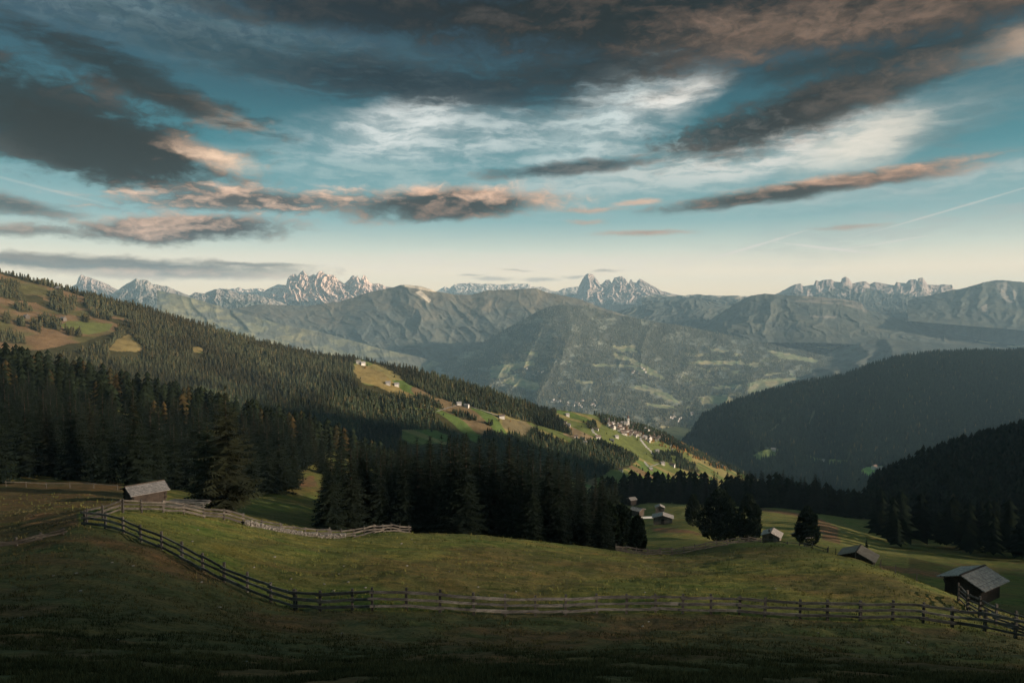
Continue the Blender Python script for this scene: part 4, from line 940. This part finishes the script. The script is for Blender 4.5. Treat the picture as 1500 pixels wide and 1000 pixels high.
# church
p = surf_hit(SL, 914, 624); r = empty('church', tuple(map(float, p)), .2); tag(r, 'white church with a tall slender tower in the hillside village', 'church')
m = MB(); m.box(-11, 7, -5, 5, -3, 8); m.add([(-11, -5, 8), (-11, 5, 8), (-11, 0, 12)], [(2, 1, 0)]); m.add([(7, -5, 8), (7, 5, 8), (7, 0, 12)], [(0, 1, 2)]); m.build('nave', M_plaster, r)
m = MB()
for s in (-1, 1): m.hexa([(-11.5, 0, 12), (7.5, 0, 12), (7.5, s*5.8, 7.5), (-11.5, s*5.8, 7.5), (-11.5, 0, 12.4), (7.5, 0, 12.4), (7.5, s*5.8, 7.9), (-11.5, s*5.8, 7.9)])
m.build('roof', M_tileg, r)
m = MB(); m.box(8, 12.5, -2.2, 2.2, -3, 19); tw = m.build('tower', M_plaster, r)
m = MB(); m.add([(7.8, -2.4, 19), (12.7, -2.4, 19), (12.7, 2.4, 19), (7.8, 2.4, 19), (10.2, 0, 29)], [(0, 1, 4), (1, 2, 4), (2, 3, 4), (3, 0, 4)]); m.build('spire', M_tile, tw)
m = MB(); m.box(9.6, 10.8, -2.26, -2.2, 14, 16.5); m.build('belfry_window', M_glass, tw)
farms = [(92, 469, 3, 'pale farmhouse at the top edge of the upper left green field'), (38, 466, 3, 'small farmhouse on the brown upper left pasture'), (84, 424, 3, 'tiny hut high on the upper left brown clearing'),
 (525, 532, 0, 'topmost white farmhouse on the orange strip below the ridge wood'), (532, 534, 0, 'second white farmhouse just right of the topmost one'), (568, 563, 0, 'left white farmhouse of the pair in the sunlit orange field'), (581, 565, 0, 'right white farmhouse of the pair in the sunlit orange field'),
 (673, 593, 0, 'left farmhouse where the road meets the ridge wood'), (683, 596, 0, 'right farmhouse where the road meets the ridge wood'), (735, 612, 2, 'long farmhouse with barn roof against the end of the ridge wood'),
 (831, 609, 0, 'white farmhouse on the yellow crest left of the village'), (827, 620, 1, 'farmhouse below the crest at the tip of the ridge wood'), (833, 624, 0, 'lower farmhouse at the tip of the ridge wood'), (844, 641, 1, 'topmost farmhouse of the cluster above the lower wood'), (853, 645, 0, 'middle farmhouse of the cluster above the lower wood'),
 (856, 650, 0, 'lowest farmhouse of the cluster above the lower wood'), (875, 642, 2, 'big farmhouse directly below the left end of the village'), (896, 646, 3, 'long low farm building below the village'), (874, 630, 1, 'farmhouse beside the trees left of the village'), (903, 641, 0, 'small farmhouse alone in the green field below the village'),
 (913, 636, 1, 'farmhouse by the dark tree under the village'), (949, 647, 0, 'white farmhouse by the road bend below the village'), (943, 644, 1, 'farmhouse just above the road bend'), (962, 662, 0, 'farmhouse above the small dark copse'), (995, 649, 3, 'farmhouse on the crest right of the village'), (1002, 652, 1, 'second farmhouse on the crest right of the village'),
 (971, 680, 0, 'white farmhouse under the small dark copse'), (984, 683, 2, 'big farmhouse with light yard right under the copse'), (909, 690, 1, 'farmhouse at the quarry-like pale yard near the lower wood'), (953, 688, 3, 'low farm building on the lowest field'), (1044, 678, 0, 'upper house of the hamlet at the spur end'), (1050, 681, 1, 'middle house of the hamlet at the spur end'), (1056, 684, 0, 'lower house of the hamlet at the spur end')]
for a, b, k, lb in farms:
    house(surf_hit(SL, a, b), k, rr.uniform(-.6, .6), lb, sc=.72 if a > 300 else .8, name='farmhouse', cat='farmhouse')
for a, b, k, lb in [(1133, 660, 0, 'farmhouse in the left clearing of the dark right hill'), (1207, 677, 0, 'bright farmhouse beside the middle clearing of the right hill'), (1281, 686, 2, 'brown-roofed farmhouse in the bright green clearing on the right'), (1290, 688, 0, 'white farmhouse right of the brown-roofed one in the bright green clearing')]:
    house(surf_hit(SR, a, b), k, rr.uniform(-.6, .6), lb, sc=1.15, name='farmhouse', cat='farmhouse')
n = 0
for zx, zy, sx, sy, cn in ((845, 592, 22, 5, 16), (815, 588, 12, 3, 6), (990, 612, 14, 5, 8), (938, 545, 14, 6, 7), (1225, 528, 30, 2, 8), (780, 545, 18, 10, 6), (1015, 605, 6, 3, 4)):
    for k in range(cn):
        p = surf_hit(S1, rr.gauss(zx, sx/2), rr.gauss(zy, sy/2)); house(p, rr.choice([0, 1, 2]), rr.uniform(0, 3), 'tiny pale house far below on the opposite valley side', 'scattered houses of the opposite valley side', 1.35, name='distant_house')
# roads
def road(surf, pts, w, label):
    pts2 = []
    for (a, b), (c, d) in zip(pts[:-1], pts[1:]):
        for k in range(8): t = k/8; pts2.append((a+(c-a)*t, b+(d-b)*t))
    pts2.append(pts[-1]); W = [surf_hit(surf, a, b) for a, b in pts2]; V = []
    for i, p in enumerate(W):
        q = W[min(i+1, len(W)-1)]-W[max(i-1, 0)]; nn = np.array([-q[1], q[0], 0]); nn /= max(np.linalg.norm(nn), 1e-6)
        V += [p+nn*w/2+(0, 0, .9), p-nn*w/2+(0, 0, .9)]
    o = link('road', np_mesh('road', V, [(2*i, 2*i+1, 2*i+3, 2*i+2) for i in range(len(W)-1)], M_road)); tag(o, label, 'road', kind='structure')
road(SL, [(640, 603), (655, 598), (670, 594), (690, 596), (735, 611)], 5, 'pale road across the sunlit meadows')
road(SL, [(937, 638), (939, 645), (944, 652), (952, 660), (958, 668)], 6, 'pale road winding down below the village')
road(SL, [(980, 640), (982, 650), (985, 660)], 4, 'short farm track right of the village')
road(SL, [(943, 676), (950, 684), (958, 682), (965, 679)], 5, 'farm lane on the lowest field')
road(SL, [(864, 623), (870, 634), (878, 640)], 5, 'farm lane left of the village')
road(SR, [(1262, 692), (1264, 700), (1268, 712)], 6, 'light track below the bright green clearing')

# ------------------------------------------------------------------ air
m = bpy.data.materials.new('haze'); m.use_nodes = True; t = m.node_tree; t.nodes.clear()
out = t.nodes.new('ShaderNodeOutputMaterial'); pv = t.nodes.new('ShaderNodeVolumePrincipled'); t.links.new(pv.outputs[0], out.inputs['Volume'])
pv.inputs['Color'].default_value = (.56, .83, 1.0, 1); pv.inputs['Density'].default_value = 4.0e-5; pv.inputs['Anisotropy'].default_value = 0.0
mb = MB(); mb.box(-13000, 13000, -3300, 16600, -1300, 610); hz = mb.build('haze', m); tag(hz, 'blue-grey evening haze filling the valley air', 'haze', kind='stuff')

# ------------------------------------------------------------------ sun and sky
sd = bpy.data.lights.new('sun', 'SUN'); sd.energy = 4.8; sd.angle = R(1.1); sd.color = (1.0, .84, .68)
so = bpy.data.objects.new('sun', sd); col.objects.link(so)
sv = np.array([sin(R(SUN_AZ))*cos(R(SUN_EL)), cos(R(SUN_AZ))*cos(R(SUN_EL)), sin(R(SUN_EL))])   # towards the sun
from mathutils import Vector
so.rotation_euler = Vector(sv).to_track_quat('Z', 'Y').to_euler()
w = bpy.data.worlds.new('World'); scn.world = w; w.use_nodes = True; t = w.node_tree; t.nodes.clear(); g = NG(t)
STR = .1
out = g.n('ShaderNodeOutputWorld'); bg = g.n('ShaderNodeBackground'); bg.inputs['Strength'].default_value = STR; t.links.new(bg.outputs[0], out.inputs[0])
def lin(c, q=2**-.75*1.15):      # photo tone -> radiance, less what the lit haze in front adds
    return tuple(max(.001, q*((v/255)/12.92 if v/255 < .04045 else ((v/255+.055)/1.055)**2.4)-h)/STR for v, h in zip(c, (.0085, .0105, .0115)))
sky = g.n('ShaderNodeTexSky', sky_type='NISHITA'); sky.sun_disc = False; sky.sun_elevation = R(SUN_EL); sky.sun_rotation = R(SUN_AZ)
sky.altitude = 1900
D_ = Vx(g, g.n('ShaderNodeTexCoord').outputs['Generated']); dx, dy, dz = g.sep(D_)
az = g.math('ARCTAN2', dx, dy)*1000.0; el = g.math('ARCSINE', dz)*1000.0
Pc = g.comb(az, el, 0)
def ae(px, py):
    p = P(px, py, 1.0); return 1000*math.atan2(p[0], p[1]), 1000*math.atan2(p[2], math.hypot(p[0], p[1]))
# noise fields shared by all clouds
wn = g.noise(g.mapping(Pc, sc=(1, 1.6, 1)), .006, 4, .55, 0, True)
warp = g.vm('MULTIPLY', g.vm('SUBTRACT', wn, (.5, .5, .5)), (80, 34, 0))
wn2 = g.noise(g.mapping(Pc, sc=(1, 2.2, 1)), .022, 4, .6, 0, True)
warp2 = g.vm('MULTIPLY', g.vm('SUBTRACT', wn2, (.5, .5, .5)), (30, 12, 0))
Pw = g.vm('ADD', Pc, g.vm('ADD', warp, warp2))
Pw1 = g.vm('ADD', Pc, warp2)
nA = g.noise(g.mapping(Pw1, rot=(0, 0, R(-6)), sc=(1, 3.0, 1)), .010, 8, .60, .4)     # billows
nB = g.noise(g.mapping(Pw1, rot=(0, 0, R(-12)), sc=(1, 5.0, 1)), .016, 8, .6, .2)    # streaks
nC = g.noise(g.mapping(Pw, rot=(0, 0, R(22)), sc=(1, 4.5, 1)), .014, 9, .62, .25)      # cirrus fibres
nD_ = g.noise(g.mapping(Pw1, sc=(1, 1.8, 1)), .05, 6, .62, .5)                          # fine
e01 = g.mr(el, -30, 480, 0, 1, False)
base = g.ramp(e01, [(0.0, lin((255, 222, 178))), (.09, lin((255, 222, 180))), (.15, lin((248, 224, 192))), (.21, lin((204, 206, 188))), (.29, lin((128, 166, 164))), (.44, lin((52, 124, 130))), (.60, lin((12, 84, 92))), (.74, lin((6, 56, 66))), (.88, lin((14, 58, 70))), (1, lin((110, 138, 144)))])
skc = g.mix(.10, base, Vx(g, sky.outputs[0]))
def blob(px, py, rx, ry, rot=0, P_=None):
    a, e_ = ae(px, py); mp = g.mapping(P_ or Pw, loc=(a, e_, 0), rot=(0, 0, R(rot)), sc=(rx, ry, 1), typ='TEXTURE')
    return mp, g.vm('LENGTH', mp, out=1)
def layer(cur, px, py, rx, ry, rot, dark, lit, op=1.0, lo=1.15, hi=.55, namp=.9, noise=None, P_=None, lx=0.0, ly=0.0, lc=0.0, ln=1.6, edge=0.0):
    mp, d = blob(px, py, rx, ry, rot, P_); n = noise or nA; namp *= .72; hi -= .24; lc += .08
    fld = d-(n-.5)*(namp*2)
    msk = g.mr(fld, hi, lo, 1, 0)*op
    X, Y, _ = g.sep(mp)
    lf = X*lx+Y*ly+(n-.5)*ln+lc
    if edge: lf = lf+g.mr(fld, hi, lo, 0, 1)*edge
    lf = g.math('ADD', lf, 0, clamp=True)
    c = g.mix(lf, lin(dark), lin(lit))
    return g.mix(msk, cur, c)
WH = (235, 226, 215)
# thin high cloud: broad soft veils broken into fibres
def veil(cur, px, py, rx, ry, rot, c, op, nz, a=.42, b=.68):
    mp, d = blob(px, py, rx, ry, rot); m_ = g.mr(d, .25, 1.2, 1, 0)*(g.mr(nz, a, b)*.62+g.mr(nD_, .3, .75)*.16+.22)*op; return g.mix(m_, cur, lin(c))
cur = skc
cur = veil(cur, 640, 205, 260, 52, 4, (205, 214, 212), .8, nC, .42, .66)
cur = veil(cur, 600, 178, 120, 40, 20, (225, 228, 224), .8, nC, .36, .6)
cur = veil(cur, 900, 180, 170, 75, 35, (210, 216, 212), .7, nC, .40, .66)
cur = veil(cur, 985, 137, 90, 22, 8, (235, 232, 224), 1, nC, .35, .6)
cur = veil(cur, 900, 150, 60, 40, -35, (215, 222, 220), .8, nC, .42, .62)
cur = veil(cur, 850, 190, 150, 46, 40, (190, 205, 204), .7, nC, .42, .64)
cur = veil(cur, 1120, 222, 270, 42, 6, WH, .85, nB, .40, .64)
cur = veil(cur, 1270, 212, 100, 34, 14, (245, 232, 214), .85, nA, .3, .55)
cur = veil(cur, 1370, 200, 260, 100, 28, (120, 146, 150), .5, nC, .42, .68)
cur = veil(cur, 950, 262, 300, 26, 3, (215, 215, 208), .55, nB, .36, .62)
cur = veil(cur, 250, 30, 380, 50, -6, (120, 140, 145), .55, nD_, .40, .62)
cur = veil(cur, 450, 70, 420, 60, -4, (60, 96, 106), .5, nC, .40, .66)
cur = veil(cur, 520, 250, 260, 26, -3, (170, 190, 188), .6, nB, .40, .64)
cur = veil(cur, 1420, 160, 140, 60, 30, (80, 112, 118), .6, nC, .42, .64)
cur = veil(cur, 1330, 270, 330, 22, 3, (190, 192, 186), .6, nB, .40, .62)
cur = veil(cur, 750, 300, 850, 60, 0, (150, 176, 178), .6, nB, .42, .7)
cur = veil(cur, 100, 300, 300, 40, -4, (140, 170, 172), .5, nB, .42, .66)
cur = veil(cur, 720, 385, 500, 18, 0, (228, 214, 200), .5, nB, .38, .62)
cur = veil(cur, 1350, 330, 320, 30, 6, (170, 172, 168), .5, nB, .42, .66)
# heavy clouds
nA = g.mr(nA, .5-.34, .5+.34, 0, 1, False); nB = g.mr(nB, .5-.36, .5+.36, 0, 1, False)
nE = nA*.6+nD_*.4; nF = nB*.6+nD_*.4
cur = layer(cur, 450, 95, 300, 34, -4, (26, 52, 62), (60, 92, 102), .6, 1.2, .5, 1.4, nF, ln=2)
cur = layer(cur, 1120, 10, 640, 76, -2, (34, 38, 40), (104, 86, 74), .93, 1.1, .75, .9, nE, lx=.3, ly=.1, lc=.1, ln=3.0)
cur = layer(cur, 560, 15, 300, 34, 2, (26, 34, 40), (74, 74, 74), .8, 1.1, .6, 1.2, nE, ln=3.0)
cur = layer(cur, 1140, 48, 250, 40, 4, (72, 62, 56), (150, 124, 106), .85, 1.2, .2, .9, nE, ln=2.4, lc=.3)
cur = layer(cur, 640, 122, 300, 36, -3, (26, 44, 54), (70, 84, 90), .85, 1.15, .55, 1.3, nF, ln=2.6)
cur = layer(cur, 880, 100, 200, 26, 3, (32, 40, 46), (70, 72, 72), .85, 1.15, .5, 1.0, nF, ln=2.2)
cur = layer(cur, 1280, 84, 280, 20, 2, (32, 34, 36), (84, 76, 70), .7, 1.15, .5, 1.0, nE, ln=2.4)
cur = layer(cur, 1495, 62, 58, 26, 10, (110, 92, 80), (214, 188, 164), .9, 1.2, .2, .9, nE, ln=2, lc=.4)
cur = layer(cur, 60, 175, 250, 68, -9, (34, 42, 46), (106, 96, 90), .95, 1.06, .8, 1.1, nE, lx=.1, ly=-.05, lc=-.05, ln=2.6)
cur = layer(cur, 175, 218, 190, 46, -13, (34, 38, 40), (156, 128, 110), .97, 1.1, .75, 1.1, nE, lx=.8, ly=-.1, lc=-.35, ln=2.6)
cur = layer(cur, 318, 228, 78, 22, -17, (128, 104, 90), (250, 214, 182), .95, 1.1, .35, .8, nE, lx=.6, lc=.5, ln=2.2)
cur = layer(cur, 285, 156, 92, 18, -14, (74, 66, 64), (214, 182, 156), .75, 1.15, .4, 1.4, nE, lx=.6, lc=.1, ln=3)
cur = layer(cur, 190, 112, 200, 26, -16, (16, 26, 32), (60, 64, 66), .85, 1.1, .5, 1.3, nF, ln=2.2)
cur = layer(cur, 1180, 160, 225, 40, 14, (42, 44, 46), (100, 90, 82), 1, 1.1, .6, .95, nE, lx=.25, ly=-.2, lc=.05, ln=2.6)
cur = layer(cur, 1290, 134, 150, 26, 12, (52, 52, 52), (116, 102, 92), .8, 1.15, .5, .9, nE, lx=.2, ly=.3, lc=.12, ln=2.4)
cur = layer(cur, 1050, 190, 80, 20, 8, (38, 48, 52), (110, 106, 102), .85, 1.15, .5, 1.8, nD_, ln=2.4)
cur = layer(cur, 660, 298, 200, 31, 3, (52, 56, 58), (236, 194, 164), 1, 1.08, .7, .95, nE, lx=.25, ly=.5, lc=.08, ln=4.0, edge=.45)
cur = layer(cur, 640, 310, 130, 17, 2, (50, 52, 54), (160, 132, 114), .8, 1.15, .5, .9, nE, ln=3, ly=.2)
cur = layer(cur, 370, 296, 200, 20, 2, (74, 72, 72), (232, 194, 166), .95, 1.1, .55, 1.4, nF, ly=.4, lc=.1, ln=4.0)
cur = layer(cur, 270, 333, 180, 22, 3, (66, 66, 68), (218, 182, 156), 1, 1.08, .65, 1.2, nE, ly=.5, lc=.02, ln=4.0, edge=.3)
cur = layer(cur, 30, 335, 100, 12, 2, (82, 78, 76), (196, 164, 140), .85, 1.15, .4, 1.3, nF, ly=.4, lc=.1, ln=3)
cur = layer(cur, 20, 298, 85, 13, -6, (58, 60, 62), (180, 152, 132), .85, 1.15, .4, 1.2, nF, ly=.4, ln=3)
cur = layer(cur, 835, 247, 150, 13, 4, (52, 66, 72), (150, 140, 130), .95, 1.1, .6, 1.0, nF, ln=2.2, P_=Pw1)
cur = layer(cur, 1180, 276, 240, 15, 6, (50, 52, 52), (206, 166, 138), 1, 1.1, .6, .7, nF, lx=.3, ly=.5, lc=.05, ln=2.4, P_=Pw1)
cur = layer(cur, 1300, 261, 120, 11, 3, (92, 76, 68), (212, 170, 142), .8, 1.15, .35, .8, nF, ly=.5, lc=.2, ln=2.0, P_=Pw1)
cur = layer(cur, 935, 298, 42, 6, 0, (170, 140, 122), (232, 192, 164), .85, 1.2, .3, 1.0, nF, lc=.5, P_=Pw1)
cur = layer(cur, 860, 308, 60, 5, 0, (150, 128, 114), (222, 184, 158), .8, 1.2, .3, 1.2, nF, lc=.4, P_=Pw1)
cur = layer(cur, 945, 341, 75, 4.5, 0, (140, 118, 106), (204, 166, 142), .85, 1.2, .3, .8, nF, lc=.4, P_=Pw1)
cur = layer(cur, 1245, 333, 60, 4, 0, (150, 132, 120), (196, 166, 146), .7, 1.2, .3, .8, nF, lc=.4, P_=Pw1)
cur = layer(cur, 860, 325, 34, 5, 0, (150, 130, 118), (206, 176, 152), .7, 1.2, .3, 1.2, nF, lc=.4, P_=Pw1)
cur = layer(cur, 140, 386, 320, 13, -1, (88, 86, 86), (140, 124, 112), .95, 1.1, .55, .9, nF, ly=.3, ln=2.4, P_=Pw1)
cur = layer(cur, 270, 402, 190, 9, 0, (120, 108, 102), (228, 194, 166), .9, 1.15, .45, 1.1, nE, lc=.2, ln=3, P_=Pw1)
cur = layer(cur, 370, 387, 90, 3.5, 0, (110, 104, 100), (150, 134, 122), .85, 1.2, .4, .6, nF, P_=Pw1)
for a, b, rx, ry in ((720, 408, 40, 4), (790, 409, 36, 4), (755, 396, 26, 2), (885, 398, 34, 3.0), (690, 402, 24, 2.5), (845, 405, 24, 3)):
    cur = layer(cur, a, b, rx, ry, 0, (140, 130, 124), (196, 174, 160), .65, 1.2, .3, 1.0, nF, P_=Pw1)
# old contrails
for a, b, rx, ry, ro, o_ in ((1100, 362, 75, 2.2, 16, .6), (1215, 364, 75, 2.2, -9, .6), (1400, 305, 120, 1.6, 15, .35), (60, 275, 90, 2, -12, .18), (1300, 355, 70, 1.8, 8, .35)):
    mp, d = blob(a, b, rx, ry, ro, Pc); cur = g.mix(g.mr(d+(nD_-.5)*1.0, .2, 1.2, 1, 0)*o_, cur, lin((222, 210, 200)))
g.put(bg.inputs['Color'], cur)
try: w.cycles.sampling_method = 'MANUAL'; w.cycles.sample_map_resolution = 512
except Exception: pass

# ------------------------------------------------------------------ render settings
scn.view_settings.view_transform = 'Standard'; scn.view_settings.look = 'None'; scn.view_settings.gamma = 1; scn.view_settings.exposure = 0.75
cy = scn.cycles; cy.max_bounces = 5; cy.diffuse_bounces = 2; cy.glossy_bounces = 1; cy.volume_bounces = 1; cy.transparent_max_bounces = 8
cy.use_denoising = True; cy.use_adaptive_sampling = True; cy.adaptive_threshold = .02
scn.render.film_transparent = False
